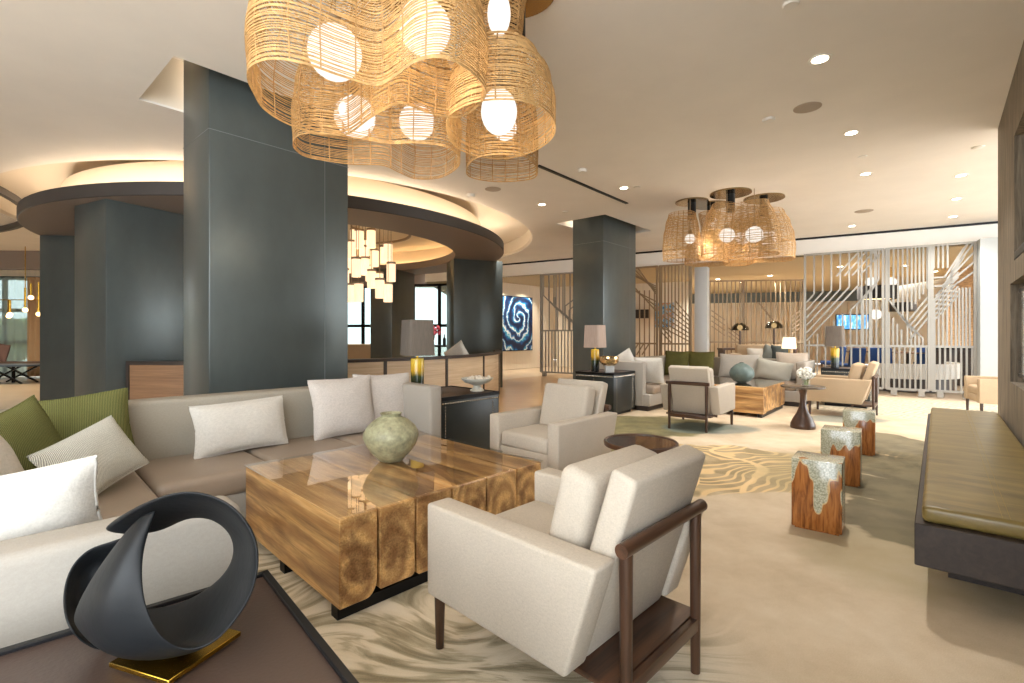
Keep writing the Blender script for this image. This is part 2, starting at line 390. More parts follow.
M_tube = shade_cloth('pendant_cylinder_shade', (255, 228, 188), .6)
M_shadeg = shade_cloth('mushroom_lampshade', (112, 102, 92), .05)
M_shadew = shade_cloth('rose_lampshade', (166, 146, 132), .18)
M_rod = mk('champagne_metal', (152, 149, 142), .5, metal=.3)
M_rodd = mk('bronze_metal', (150, 130, 104), .4, metal=.4)
M_partw = wood('limed_oak', (186, 160, 128), (216, 194, 162), 1.6, 'ring', .5)
M_partd = wood('cabinet_walnut', (120, 88, 62), (160, 122, 90), 1.6, 'ring', .5)
M_dkedge = mk('dark_edge', (56, 46, 40), .5)
M_blue = fabric('navy_upholstery', (30, 52, 92), .12, 200, .2)
M_drum = mk('black_drum_shade', (36, 32, 30), .7)
M_screen = glow('lit_screen', (120, 170, 225), 1.6)
M_tv = mk('black_screen_glass', (16, 18, 22), .08, coat=.5)
M_mirror = mk('mirror', (190, 186, 178), .04, metal=1)
def sheer(name):
    m = bpy.data.materials.new(name); m.use_nodes = True; nt = m.node_tree; nt.nodes.clear()
    t = nd(nt, 'ShaderNodeBsdfTransparent'); g = nd(nt, 'ShaderNodeBsdfTranslucent', {'Color': lin((226, 224, 214))}); x = nd(nt, 'ShaderNodeMixShader', {0: .55}); o = nd(nt, 'ShaderNodeOutputMaterial')
    nt.links.new(t.outputs[0], x.inputs[1]); nt.links.new(g.outputs[0], x.inputs[2]); nt.links.new(x.outputs[0], o.inputs[0]); return m
M_curtain = sheer('sheer_curtain')
M_canopy = mk('bronze_mirror', (150, 130, 96), .18, metal=1)
M_drape = mk('tan_drape', (186, 152, 112), .9)
M_leafy = mk('leaf_green', (70, 96, 50), .6)
M_pink = mk('pink_petal', (206, 92, 112), .7)
M_petal = mk('white_petal', (238, 236, 226), .7)
M_stem = mk('pale_green_stem', (140, 160, 90), .6)
M_stone = mk('stacked_stone', (188, 152, 112), .8, var=.35, vs=9, stretch=(1, 1, 4), bmp=.6, bs=12)

def lamp_base_material():
    m, nt, b = newmat('yellow_to_black_glaze')
    z = nd(nt, 'ShaderNodeSeparateXYZ', {0: coords(nt)}).outputs[2]
    f = mth(nt, 'ADD', z, mth(nt, 'MULTIPLY', noise(nt, coords(nt), 18, 3), .06))
    nt.links.new(ramp(nt, mth(nt, 'DIVIDE', f, .36), [(.3, lin((24, 28, 28))), (.58, lin((60, 70, 38))), (.74, lin((206, 160, 34))), (.95, lin((230, 192, 66)))]), b.inputs['Base Color'])
    b.inputs['Roughness'].default_value = .2; return m
M_lampbase = lamp_base_material()
def bench_material():
    m, nt, b = newmat('olive_bench_leather')
    v = coords(nt, scale=(5, 1.2, 1)); f = noise(nt, v, 2.2, 5, .6, .5)
    nt.links.new(ramp(nt, f, [(.3, lin((96, 80, 40))), (.7, lin((138, 118, 66)))]), b.inputs['Base Color'])
    b.inputs['Roughness'].default_value = .34; bump(nt, b, noise(nt, coords(nt), 90, 3), .12, .004); return m
M_bench = bench_material()

# ---------------------------------------------------------------- camera, world, view
cam = bpy.data.cameras.new('camera'); co = bpy.data.objects.new('camera', cam); COL.objects.link(co)
co.location = (0, 0, EYE); co.rotation_euler = (PI/2, 0, 0)
cam.sensor_width = 36; cam.lens = 36*F/1024; cam.shift_y = (HOR-341.5)/1024; cam.clip_start = .02; cam.clip_end = 200
SC.camera = co
w = bpy.data.worlds.new('daylight'); SC.world = w; w.use_nodes = True
bg = w.node_tree.nodes['Background']; bg.inputs[0].default_value = (.88, .945, 1.0, 1); bg.inputs[1].default_value = 5.2
SC.view_settings.view_transform = 'Standard'; SC.view_settings.look = 'None'
SC.view_settings.gamma = 1; SC.view_settings.use_curve_mapping = False; SC.view_settings.exposure = 0.8
try:
    SC.cycles.use_denoising = True; SC.cycles.max_bounces = 8; SC.cycles.transparent_max_bounces = 16
    SC.cycles.sample_clamp_indirect = 6
except Exception: pass

# ---------------------------------------------------------------- shell
def flat(name, outer, holes, z, mat, th=.05):
    mb = MB(); loops = [outer] + holes
    pts = [Vector((x, y, 0)) for l in loops for x, y in l]
    tris = tessellate_polygon([[Vector((x, y, 0)) for x, y in l] for l in loops])
    b = mb.bm; lo = [b.verts.new((p.x, p.y, z)) for p in pts]; hi = [b.verts.new((p.x, p.y, z+th)) for p in pts]
    for t in tris:
        try: b.faces.new([lo[i] for i in t]); b.faces.new([hi[i] for i in reversed(t)])
        except ValueError: pass
    k = 0
    for l in loops:
        n = len(l)
        for i in range(n): b.faces.new((lo[k+i], lo[k+(i+1) % n], hi[k+(i+1) % n], hi[k+i]))
        k += n
    return mb.obj(name, mat, smooth=0)
def circ(c, r, n=96): return [(c[0]+r*math.cos(2*PI*k/n), c[1]+r*math.sin(2*PI*k/n)) for k in range(n)]
def rect(d0, d1, e0, e1): return [tuple(R(d, e)[:2]) for d, e in ((d0, e0), (d1, e0), (d1, e1), (d0, e1))]

C1 = (1.47, 2.79, 4.73, 5.43); C2 = (8.16, 9.48, 4.79, 5.49)
RC = (-4.35, 10.18); HC = (-4.69, 11.28); HR = 5.15
SLOT = lambda x: 15.26 - .599*(x+.28)
struct(flat('ceiling', [(-20, -2.5), (12.5, -2.5), (12.5, SLOT(12.5)), (-3, SLOT(-3)), (-3, 23), (-20, 23)],
     [rect(C1[0]-.31, C1[1]+.31, C1[2]-.21, C1[3]+.17), rect(C2[0]-.3, C2[1]+.3, C2[2]-.21, C2[3]+.17), circ(HC, HR)], CEIL, M_ceil))
def pocket(c, name):                        # lit pocket round a column head
    d0, d1, e0, e1 = c[0]-.31, c[1]+.31, c[2]-.21, c[3]+.17; mb = MB()
    for a in ((d0-.02, d0, e0, e1), (d1, d1+.02, e0, e1), (d0, d1, e0-.02, e0), (d0, d1, e1, e1+.02)): mb.bx(*a, CEIL+.02, CEIL+.5)
    mb.bx(d0, d1, e0, e1, CEIL+.5, CEIL+.54)
    struct(mb.obj(name, M_cove, rot=(0, 0, TR), smooth=0))
pocket(C1, 'ceiling_pocket_near'); pocket(C2, 'ceiling_pocket_far')
mb = MB(); mb.bx(C1[0]+.1, C1[1], C1[3]+.02, C1[3]+.05, CEIL+.2, CEIL+.23); mb.obj('trim_1', M_led, rot=(0, 0, TR))['kind'] = 'structure'
mb = MB(); mb.bx(C2[0], C2[1], C2[3]+.02, C2[3]+.05, CEIL+.12, CEIL+.15); mb.obj('trim_2', M_led, rot=(0, 0, TR))['kind'] = 'structure'
for c in (C1, C2):
    l = bpy.data.lights.new('pocket_light', 'POINT'); l.energy = 3; l.color = (1, .92, .8); l.shadow_soft_size = .06
    lo = bpy.data.objects.new('pocket_light', l); COL.objects.link(lo); lo.location = R(c[0]+.35, c[3]+.09, CEIL+.3)
# round recess above the hanging ring
mb = MB(); n = 96
mb.grid([[Vector((HC[0]+r*math.cos(2*PI*k/n), HC[1]+r*math.sin(2*PI*k/n), z)) for k in range(n)] for r, z in ((HR+.001, CEIL+.01), (HR-.04, CEIL+.05), (HR-.02, CEIL+.15), (HR-.02, CEIL+.36), (.01, CEIL+.37))], closed=True)
struct(mb.obj('ceiling_round_recess', M_cove))
RO, RI, ZB, ZT = 4.17, 3.15, 2.95, 3.12
ring = thing('ring_soffit', 'dark round ring soffit hanging below the ceiling on columns', 'soffit', (RC[0], RC[1], 0)); ring['kind'] = 'structure'
mb = MB(); mb.grid([[Vector((r*math.cos(2*PI*k/n), r*math.sin(2*PI*k/n), z)) for k in range(n)] for r, z in ((RO, ZB), (RO+.01, ZB+.01), (RO+.01, ZT), (RO-.05, ZT))], closed=True); mb.obj('fascia', M_fascia, ring)
mb = MB(); mb.grid([[Vector((r*math.cos(2*PI*k/n), r*math.sin(2*PI*k/n), z)) for k in range(n)] for r, z in ((RI, ZT), (RI, ZB), (RO, ZB))], closed=True); mb.obj('underside', M_under, ring)
mb = MB(); mb.grid([[Vector((r*math.cos(2*PI*k/n), r*math.sin(2*PI*k/n), z)) for k in range(n)] for r, z in ((RI, ZT), (RO-.05, ZT-.02))], closed=True); mb.obj('top_board', M_cove, ring)
mb = MB(); mb.grid([[Vector((r*math.cos(2*PI*k/n), r*math.sin(2*PI*k/n), z)) for k in range(n)] for r, z in ((RI+.55, ZT), (RI+.55, ZT+.42), (RI+.5, ZT+.44), (.01, ZT+.44))], closed=True); mb.obj('inner_tray', mk('tray_paint', (222, 206, 182), .8), ring)
mb = MB(); mb.lathe([(RI+.47, ZT+.01), (RI+.5, ZT+.01), (RI+.5, ZT+.03), (RI+.47, ZT+.03), (RI+.47, ZT+.01)], n=96); mb.obj('inner_light_strip', M_led2, ring)
mb = MB(); mb.lathe([(RO-.32, ZT+.01), (RO-.26, ZT+.01), (RO-.26, ZT+.04), (RO-.32, ZT+.04), (RO-.32, ZT+.01)], n=96); mb.obj('outer_light_strip', M_led, ring)
# curved edge of a second soffit at far left
mb = MB(); mb.lathe([(5.5, 3.32), (5.5, 3.42), (5.42, 3.42), (5.42, 3.32), (5.5, 3.32)], (-12.5, 4.9, 0), 96); struct(mb.obj('ceiling_left_soffit', M_fascia))

# columns
def column(name, origin, ax, length, width, zt, label, seam=None):
    ax = Vector((*ax, 0)).normalized(); ay = Vector((-ax.y, ax.x, 0))
    t = thing(name, label, 'column', origin, math.atan2(ax.y, ax.x)); t['kind'] = 'structure'
    mb = MB(); mb.bx(0, length, 0, width, 0, zt, .012, 2); mb.obj('cladding', M_col, t)
    if seam:
        mb = MB(); z = seam; mb.bx(-.002, length+.002, -.002, width+.002, z-.003, z+.003)
        mb.bx(length*.80-.003, length*.80+.003, -.002, 0, 0, zt); mb.obj('panel_joint', M_seam, t)
    return t
column('square_column', R(C1[0], C1[2]), (.656, .755), C1[1]-C1[0], C1[3]-C1[2], CEIL+.5, 'big dark column behind the near sofa, in front of the ring', 3.02)
column('square_column', R(C2[0], C2[2]), (.656, .755), C2[1]-C2[0], C2[3]-C2[2], CEIL+.5, 'dark column behind the far end table, rising into a ceiling pocket', 3.02)
column('square_column', (-5.09, 6.14, 0), (.446, .895), 1.5, .8, ZB, 'dark brown-sided column under the left front of the ring')
column('square_column', (-8.12, 8.42, 0), (1, .08), 1.3, .8, ZB, 'near black column under the far left edge of the ring')
column('square_column', (-1.316, 11.06, 0), (.94, .34), 1.17, .75, ZB, 'teal-lit column under the right edge of the ring')
column('square_column', (-3.09, 12.6, 0), (.26, .966), 1.3, .62, ZB, 'brown column at the back of the ring, behind the cylinder pendants')

# floor and carpet
mb = MB(); mb.bx(-22, 16, -3.5, 27, -.12, -.02); struct(mb.obj('floor', M_floor, smooth=0))
mb = MB(); mb.prism([R(3, 4.62)[:2], R(16, 4.62)[:2], R(16, 9)[:2], R(3, 9)[:2]], -.02, -.005); o = struct(mb.obj('floor_oak', M_parq, smooth=0))
mb = MB(); mb.prism([R(-3, -.46)[:2], R(7.42, -.46)[:2], R(7.6, -2.6)[:2], R(12.3, -2.6)[:2], R(12.3, 4.6)[:2], R(-3, 4.6)[:2]], -.02, 0)
tag(mb.obj('area_carpet', carpet_material(), smooth=0), 'big beige carpet printed with sandy waves, gold contour lines and olive washes', 'carpet')

# soffit line with its slot, and the lower ceiling beyond
def along(x, dy=0, z=0): return Vector((x, SLOT(x)+dy, z))
ang = math.atan2(-.599, 1)
a, b_ = along(-3), along(12.5); L = (b_-a).length
mb = MB(); mb.bx(0, L, 0, .25, 3.04, CEIL-.03); mb.bx(0, L, .03, .25, CEIL-.03, CEIL+.04); struct(mb.obj('wall_soffit', M_ceil, loc=a, rot=(0, 0, ang), smooth=0))
mb = MB(); mb.bx(0, L, -.012, .028, CEIL-.045, CEIL+.03); struct(mb.obj('trim_4', M_black, loc=a, rot=(0, 0, ang), smooth=0))
mb = MB(); mb.prism([(a.x, a.y+.1), (b_.x, b_.y+.1), (16, 27), (-3, 27)], 3.04, 3.1); struct(mb.obj('ceiling_lounge', mk('tan_ceiling', (186, 168, 134), .7), smooth=0))
# ceiling slot diffuser
p, q = on(538, 165, CEIL), on(627, 203, CEIL)
mb = MB(); mb.bar(p-Vector((0, 0, .008)), q-Vector((0, 0, .008)), .05, .014); tag(mb.obj('slot_diffuser', M_black), 'long thin black air slot in the ceiling beside the near chandelier', 'air vent')

# pier wall on the right with its recessed panels
d1 = 7.31
def wb(mb, da, db, za, zb, e0=-.85, e1=-.48): return mb.bx(da, db, e0, e1, za, zb)
mb = MB(); wb(mb, 6.13, d1, 0, CEIL); wb(mb, 0, 6.13, 0, .83); wb(mb, 0, 6.13, 1.69, 1.86); wb(mb, 5.83, 6.13, 1.86, CEIL); wb(mb, 0, 5.83, 2.9, CEIL); wb(mb, 0, 3.2, .83, 2.9)
wb(mb, 3.2, 6.13, .83, CEIL, -.85, -.61)
struct(mb.obj('wall_right', M_graywood, rot=(0, 0, TR), smooth=0))
tv = thing('wall_screen', 'dark glass screen recessed in the grey wood wall above the bench', 'screen', R(4.6, -.555), TR)
mb = MB(); mb.bx(-1.3, 1.45, 0, .03, .88, 1.64, .005); mb.obj('frame', M_black, tv)
mb = MB(); mb.bx(-1.26, 1.41, .03, .036, .92, 1.60); mb.obj('screen_glass', M_tv, tv)
mr = thing('wall_mirror', 'mirror with dark lower rail high in the grey wood wall', 'mirror', R(4.5, -.60), TR)
mb = MB(); mb.bx(-1.28, 1.3, 0, .02, 1.9, 2.88); mb.obj('mirror_glass', M_mirror, mr)
mb = MB(); mb.bx(-1.28, 1.3, .02, .12, 1.87, 1.93); mb.obj('rail', M_black, mr)

# downlights and ceiling fixtures
def downlight(x, y, label, r=.06, mat=M_down, power=100, z=CEIL, light=True):
    p = on(x, y, z); t = thing('ceiling_downlight', label, 'downlight', p, 0, 'recessed ceiling downlights')
    mb = MB(); mb.lathe([(r*.78, -.002), (r*1.12, -.006), (r*1.15, 0), (r*.78, 0), (r*.78, -.002)], n=24); mb.obj('trim_ring', M_trimwhite, t)
    mb = MB(); mb.cyl((0, 0, -.002), (0, 0, -.001), r*.78, n=20); mb.obj('lens', mat, t)
    if light:
        l = bpy.data.lights.new('downlight_beam', 'SPOT'); l.energy = power; l.spot_size = 2.0; l.spot_blend = .8; l.color = (1, .97, .93); l.shadow_soft_size = .05
        lo = bpy.data.objects.new('downlight_beam', l); COL.objects.link(lo); lo.location = p+Vector((0, 0, -.03))
DL = [(820, 59.3, 'largest lit downlight, nearest on the right half of the ceiling', .075), (851.4, 133, 'lit downlight second in the row running away from the nearest one', .07),
      (865.7, 174, 'lit downlight third in the row running away from the nearest one', .07), (961, 175.5, 'lit downlight nearest the right wall, first of its row', .07),
      (956.5, 199, 'lit downlight second in the row beside the right wall', .07), (953, 216.7, 'lit downlight farthest in the row beside the right wall', .07),
      (624, 188, 'lit downlight between the air slot and the far chandelier', .07), (542, 204.5, 'lit downlight left of the air slot, near the ring', .07),
      (852, 226, 'lit downlight close to the soffit, behind the far chandelier', .07), (498, 240, 'small lit downlight beyond the right tip of the ring', .06)]
for x, y, lb, r in DL: downlight(x, y, lb, r)
def disc(x, y, name, label, cat, r, mat=M_ceil, th=.012):
    p = on(x, y, CEIL); mb = MB(); mb.lathe([(0, -th), (r*.85, -th), (r, -th*.4), (r, 0), (0, 0)], n=28)
    return tag(mb.obj(name, mat, loc=p), label, cat)
M_spk = mk('speaker_grille', (168, 154, 138), .8)
disc(807.4, 107.4, 'ceiling_speaker', 'wide round speaker grille between the two nearest downlights', 'speaker', .12, M_spk)
disc(864, 211, 'ceiling_speaker', 'round speaker grille right of the far chandelier', 'speaker', .14, M_spk)
disc(493, 189, 'ceiling_speaker', 'round speaker grille beside the lit ring recess', 'speaker', .12, M_spk)
disc(768.5, 119, 'smoke_detector', 'white round detector left of the speaker grille', 'detector', .06, M_trimwhite, .025)
disc(582.4, 169.4, 'smoke_detector', 'white round detector beside the black air slot', 'detector', .06, M_trimwhite, .04)
disc(471, 194.5, 'smoke_detector', 'white detector beside the ring recess, under the near chandelier', 'detector', .07, M_trimwhite, .04)
disc(791, 3.7, 'smoke_detector', 'white round cover at the top edge, nearest the camera', 'detector', .05, M_trimwhite, .015)
disc(862.5, 156.5, 'sprinkler_cover', 'small white sprinkler cover between two downlights', 'sprinkler', .05, M_trimwhite)
disc(978, 147, 'sprinkler_cover', 'small white sprinkler cover close to the grey wood wall', 'sprinkler', .06, M_trimwhite)
disc(637, 187, 'sprinkler_cover', 'small white sprinkler cover above the dark far column', 'sprinkler', .05, M_trimwhite)
disc(565.5, 211.6, 'sprinkler_cover', 'small white sprinkler cover left of the dark far column', 'sprinkler', .05, M_trimwhite)
# ---------------------------------------------------------------- sofas
def sofa(label, loc, rz, mirror, L=3.04, WL=2.73):
    t = thing('corner_sofa', label, 'sofa', loc, rz)
    def X(x0, x1): return (L-x1, L-x0) if mirror else (x0, x1)
    def bx(mb, x0, x1, y0, y1, z0, z1, bev=.02, seg=3):
        a = X(x0, x1); return mb.bx(a[0], a[1], y0, y1, z0, z1, bev, seg)
    mb = MB(); bx(mb, .06, L-.05, -.88, -.06, 0, .09, 0); bx(mb, .06, .82, -WL+.06, -.5, 0, .09, 0); mb.obj('plinth', M_dkedge, t)
    mb = MB(); bx(mb, .02, L-.02, -.93, -.02, .08, .27, .015); bx(mb, .02, .90, -WL+.02, -.9, .08, .27, .015); mb.obj('base', M_sofabody, t)
    mb = MB(); bx(mb, 0, L, -.2, 0, .08, .80, .03, 4); mb.obj('back', M_sofa, t)
    mb = MB(); bx(mb, 0, .2, -WL, -.19, .08, .78, .03, 4); mb.obj('back', M_sofa, t)
    mb = MB(); bx(mb, L-.13, L, -.82, -.19, .08, .80, .025, 4); mb.obj('arm', M_sofabody, t)
    mb = MB(); bx(mb, 0, .87, -WL, -WL+.15, .08, .77, .03, 4); mb.obj('arm', M_sofabody, t)
    def cushion(x0, x1, y0, y1):
        mb = MB(); a = X(x0, x1); mb.box(((a[0]+a[1])/2, (y0+y1)/2, .335), (a[1]-a[0], y1-y0, .15), .045, 4)
        for v in mb.bm.verts:
            if v.co.z > .38:
                fx = 1-((v.co.x-(a[0]+a[1])/2)/((a[1]-a[0])/2))**2; fy = 1-((v.co.y-(y0+y1)/2)/((y1-y0)/2))**2
                v.co.z += .018*max(0, fx)*max(0, fy)
        mb.obj('seat_cushion', M_seat, t)
    cushion(.2, .955, -1.35, -.2); cushion(.2, .90, -WL+.16, -1.36)
    w_ = (L-.13-.965)/3
    for k in range(3): cushion(.965+k*w_, .965+(k+1)*w_-.008, -.95, -.2)
    return t
sofa('taupe corner sofa with low front arm, in front of the biggest dark column', W(-.41, 4.25), TU, False)
sofa('far taupe corner sofa with two olive velvet pillows, before the metal screens', R(7.37, 4.42), TR, True)

def pillow(name, label, w, h, t, loc, rz, tilt, mat, roll=0.0, group=None, cat='pillow', n=22):
    """standing pillow: bottom edge at loc, faces local -y, leans back by tilt"""
    mb = MB(); rows = []
    rnd = random.Random(label); ph = [rnd.uniform(0, 6) for _ in range(6)]
    def P(i, j, s):
        a, b = -1+2*i/n, -1+2*j/n
        pin = .06
        x = a*(1-pin*(1-b*b)) if True else a; z = b*(1-pin*(1-a*a))
        prof = ((1-abs(a)**2.6)*(1-abs(b)**2.6)); th = max(0, prof)**.55
        wr = .05*math.sin(4*a+3*b+ph[0])*math.sin(3*b-2*a+ph[1]) + .03*math.sin(9*a+ph[2])*math.sin(7*b+ph[3])
        x += .012*math.sin(3*b+ph[4])*(abs(a)); z += .012*math.sin(3*a+ph[5])*abs(b)
        return Vector((x*w/2, s*(t/2*th*(1+wr)+.004), z*h/2+h/2))
    for s in (-1, 1): mb.grid([[P(i, j, s) for i in range(n+1)] for j in range(n+1)])
    bmesh.ops.remove_doubles(mb.bm, verts=mb.bm.verts, dist=.0005)
    edge = [P(i, 0, 0) for i in range(n)] + [P(n, j, 0) for j in range(n)] + [P(n-i, n, 0) for i in range(n)] + [P(0, n-j, 0) for j in range(n)]
    mb.tube(edge, .006, 5, True)
    m = Matrix.Rotation(-tilt, 4, 'X')
    m = m @ Matrix.Translation((0, 0, h/2)) @ Matrix.Rotation(roll, 4, 'Y') @ Matrix.Translation((0, 0, -h/2))
    bmesh.ops.transform(mb.bm, matrix=m, verts=mb.bm.verts)
    o = mb.obj(name, mat, loc=loc, rot=(0, 0, rz), smooth=80)
    return tag(o, label, cat, group)
SZ = .415
pillow('green_pillow', 'olive green corduroy pillow in the left corner at the picture edge', .46, .46, .17, W(.06, 3.52, SZ), TU+.75, .25, M_green, -.3)
pillow('green_pillow', 'olive green corduroy pillow leaning on the long sofa back', .46, .46, .17, W(.30, 3.84, SZ+.02), TU-.05, .22, M_green, -.1)
pillow('sage_pillow', 'ribbed sage pillow lying against the green corduroy pillows', .46, .33, .16, W(.34, 3.30, SZ+.03), TU+.55, .5, M_sage, -.3)
pillow('cream_pillow', 'plain cream pillow at the left picture edge behind the white lumbar pillow', .55, .42, .16, W(-.02, 2.66, SZ+.08), TU+1.2, .4, M_cream)
pillow('white_pillow', 'white nubby lumbar pillow leaning on the low front sofa arm', .62, .42, .17, W(-.10, 1.90, SZ+.09), TU+PI-.15, .38, M_cream, .12)
pillow('white_pillow', 'white rectangular pillow alone in the middle of the near sofa back', .62, .36, .16, W(1.16, 3.82, SZ), TU+.02, .24, M_cream, -.03)
pillow('grey_pillow', 'grey linen square pillow, left one of the pair beside the sofa arm', .54, .48, .17, W(1.93, 3.80, SZ), TU-.03, .22, M_greyp, -.03)
pillow('grey_pillow', 'grey linen square pillow tucked into the near sofa end against its arm', .54, .48, .16, W(2.33, 3.88, SZ), TU-.1, .16, M_greyp, .03)
# far sofa
pillow('velvet_pillow', 'olive velvet pillow on the far sofa, left one of the two', .5, .5, .16, R(9.6, 3.98, SZ), TR-PI/2, .2, M_olive)
pillow('velvet_pillow', 'olive velvet pillow on the far sofa, right one of the two', .5, .5, .16, R(9.62, 3.5, SZ), TR-PI/2, .2, M_olive)
pillow('white_pillow', 'white pillow leaning inside the left arm of the far sofa', .5, .46, .16, R(7.75, 3.64, SZ), TR+PI/2, .25, M_cream)
pillow('white_pillow', 'small white pillow tip showing over the left arm of the far sofa', .46, .52, .15, R(7.78, 4.1, SZ), TR+PI/2, .12, M_cream, .5)
pillow('white_pillow', 'white pillow on the far sofa behind the teal vase', .72, .45, .16, R(9.95, 2.9, SZ), TR-PI/2, .2, M_cream)
pillow('sage_pillow', 'sage lumbar pillow on the far sofa right of the teal vase', .62, .36, .16, R(9.85, 2.27, SZ), TR-PI/2, .3, M_sage, .15)
pillow('oat_pillow', 'pale pink-beige square pillow at the right end of the far sofa', .52, .5, .16, R(10.08, 2.02, SZ), TR-PI/2, .15, M_oatp)

# ---------------------------------------------------------------- log coffee tables
def coffee_table(label, loc, rz):
    """origin at the near corner: x across the six logs, y along them"""
    t = thing('log_coffee_table', label, 'coffee table', loc, rz)
    LW, LL, TOP, BOT = 1.33, 1.21, .448, .055
    cuts = [0, .19, .395, .62, .865, 1.11, LW]; rnd = random.Random(3)
    for k in range(6):
        x0, x1 = cuts[k]+(.006 if k else 0), cuts[k+1]-.006; wd = x1-x0
        zb = BOT + (.0, .018, .012, .02, .008, .015)[k]
        # end outline: flat top and sides, one lower corner rounded as the trunk was
        pts = [(0, TOP-zb), (wd, TOP-zb)]
        rr = (.055, .02, .03, .02, .03, .04)[k]
        for q in range(7): a = q/6*PI/2; pts.append((wd-rr+rr*math.cos(a), rr*1.5-rr*1.5*math.sin(a)))
        rl = (.0, .012, .02, .012, .02, .02)[k]
        if rl:
            for q in range(5): a = q/4*PI/2; pts.append((rl-rl*math.sin(a), rl-rl*math.cos(a)))
        else: pts.append((0, 0))
        m = Matrix.Translation((x0+wd/2, LL, zb)) @ Matrix.Rotation(PI/2, 4, 'X') @ Matrix.Translation((-wd/2, 0, 0))
        mb = MB(); mb.prism(pts, 0, LL, .004, m, 1)
        bmesh.ops.translate(mb.bm, verts=mb.bm.verts, vec=(-(x0+wd/2), -LL/2, -zb-.2))
        o = mb.obj('log', M_log, t, loc=(x0+wd/2, LL/2, zb+.2), smooth=30)
    mb = MB(); mb.bx(-.008, LW+.008, -.008, LL+.008, TOP+.001, TOP+.011, .003, 1); mb.obj('glass_top', M_glass, t)
    for y in (.025, .62):
        mb = MB(); mb.bx(.004, LW-.02, y, y+.06, .0, .052); mb.obj('sled_leg', M_black, t)
    return t
coffee_table('near coffee table of six squared logs under glass, holding the celadon vase', (-.745, 2.115, 0), TU)
coffee_table('far coffee table of squared logs under glass, holding the teal vase', R(7.93, 1.95), TR)
def vase(name, label, loc, prof, mat, n=40, sx=1, sy=1):
    mb = MB(); mb.lathe(prof, (0, 0, 0), n, sx, sy); return tag(mb.obj(name, mat, loc=loc, smooth=60), label, 'vase')
vase('round_vase', 'round celadon vase with a small mouth on the near log table', (-.755, 3.06, .46),
     [(.055, 0), (.07, .004), (.115, .05), (.150, .10), (.170, .15), (.168, .175), (.148, .215), (.11, .25), (.072, .272), (.058, .280), (.062, .292), (.068, .297), (.06, .297), (.05, .284), (.05, .25), (.001, .20)], M_vase)
vase('flat_vase', 'flattened teal vase on the far log table', R(8.45, 2.4, .46),
     [(.06, 0), (.13, .03), (.18, .10), (.19, .16), (.165, .23), (.10, .29), (.05, .315), (.035, .32), (.04, .33), (.03, .33), (.03, .30), (.001, .28)], M_vase2)

# ---------------------------------------------------------------- armchairs
def armchair(label, loc, rz, mat):
    t = thing('lounge_armchair', label, 'armchair', loc, rz)
    rotm = lambda a: Matrix.Rotation(a, 3, 'X')
    for s in (-1, 1):
        poly = [(.41, .215), (.41, .578), (-.40, .578), (-.285, .215)]       # side outline (y, z)
        m = Matrix(((0, 0, 1, 0), (1, 0, 0, 0), (0, 1, 0, 0), (0, 0, 0, 1)))
        mb = MB(); mb.prism(poly, min(s*.375, s*.262), max(s*.375, s*.262), .014, m, 3); mb.obj('arm', mat, t)
    mb = MB(); mb.bx(-.261, .261, -.27, .39, .215, .33, .01); mb.obj('seat_base', mat, t)
    mb = MB(); mb.box((0, .105, .385), (.52, .58, .13), .035, 4)
    for v in mb.bm.verts:
        if v.co.z > .42: v.co.z += .02*max(0, 1-(v.co.x/.3)**2)*max(0, 1-((v.co.y-.105)/.29)**2)
    mb.obj('seat_cushion', mat, t)
    # reclined back slab, fits between the arms and rises above them
    mb = MB(); a = .30
    mb.box((.008, -.315, .52), (.508, .095, .64), .018, 3, rot=rotm(a)); mb.obj('back_panel', mat, t)
    mb = MB(); mb.box((.008, -.18, .605), (.49, .145, .40), .04, 4, rot=rotm(a*.8))
    for v in mb.bm.verts:
        f = max(0, 1-(v.co.x/.29)**2)*max(0, 1-((v.co.z-.605)/.21)**2)
        if v.co.y > -.18+(v.co.z-.605)*-.23: v.co.y += .018*f
    mb.obj('back_cushion', mat, t)
    for s in (-1, 1):
        mb = MB(); mb.cyl((s*.24, -.415, 0), (s*.24, -.415, .60), .017, .021, 20); mb.obj('rear_post', M_walnut, t)
    mb = MB(); mb.cyl((-.278, -.422, .61), (.278, -.422, .61), .0225, n=24); mb.obj('top_rail', M_walnutx, t)
    mb = MB(); mb.bx(-.29, .29, -.40, -.16, .185, .205, .003); mb.bx(-.24, .24, -.43, -.405, .16, .205, .003); mb.bx(-.30, .30, -.17, -.15, .165, .214, .003); mb.obj('rear_shelf', M_walnutx, t)
    for s in (-1, 1):
        mb = MB(); mb.cyl((s*.335, .375, 0), (s*.335, .375, .22), .016, .022, 16); mb.obj('front_leg', M_walnut, t)
    return t
armchair('nearest beige armchair with walnut rail frame, seen from behind beside the log table', W(1.53, 1.2), TU, M_chair)
armchair('beige armchair at the right end of the near log table, facing the near sofa', W(3.23, 2.66), TU+PI/2, M_chair)
armchair('beige armchair turned back to us with its walnut frame, before the far log table', (2.536, 6.68, 0), -math.radians(38.8), M_chair)
armchair('tan armchair in side view between the pedestal table and the metal screen', (5.13, 7.62, 0), TR, M_chairtan)
armchair('tan armchair half hidden behind the grey wood wall, before the white pillar', (7.5, 7.42, 0), TR+.2, M_chairtan)

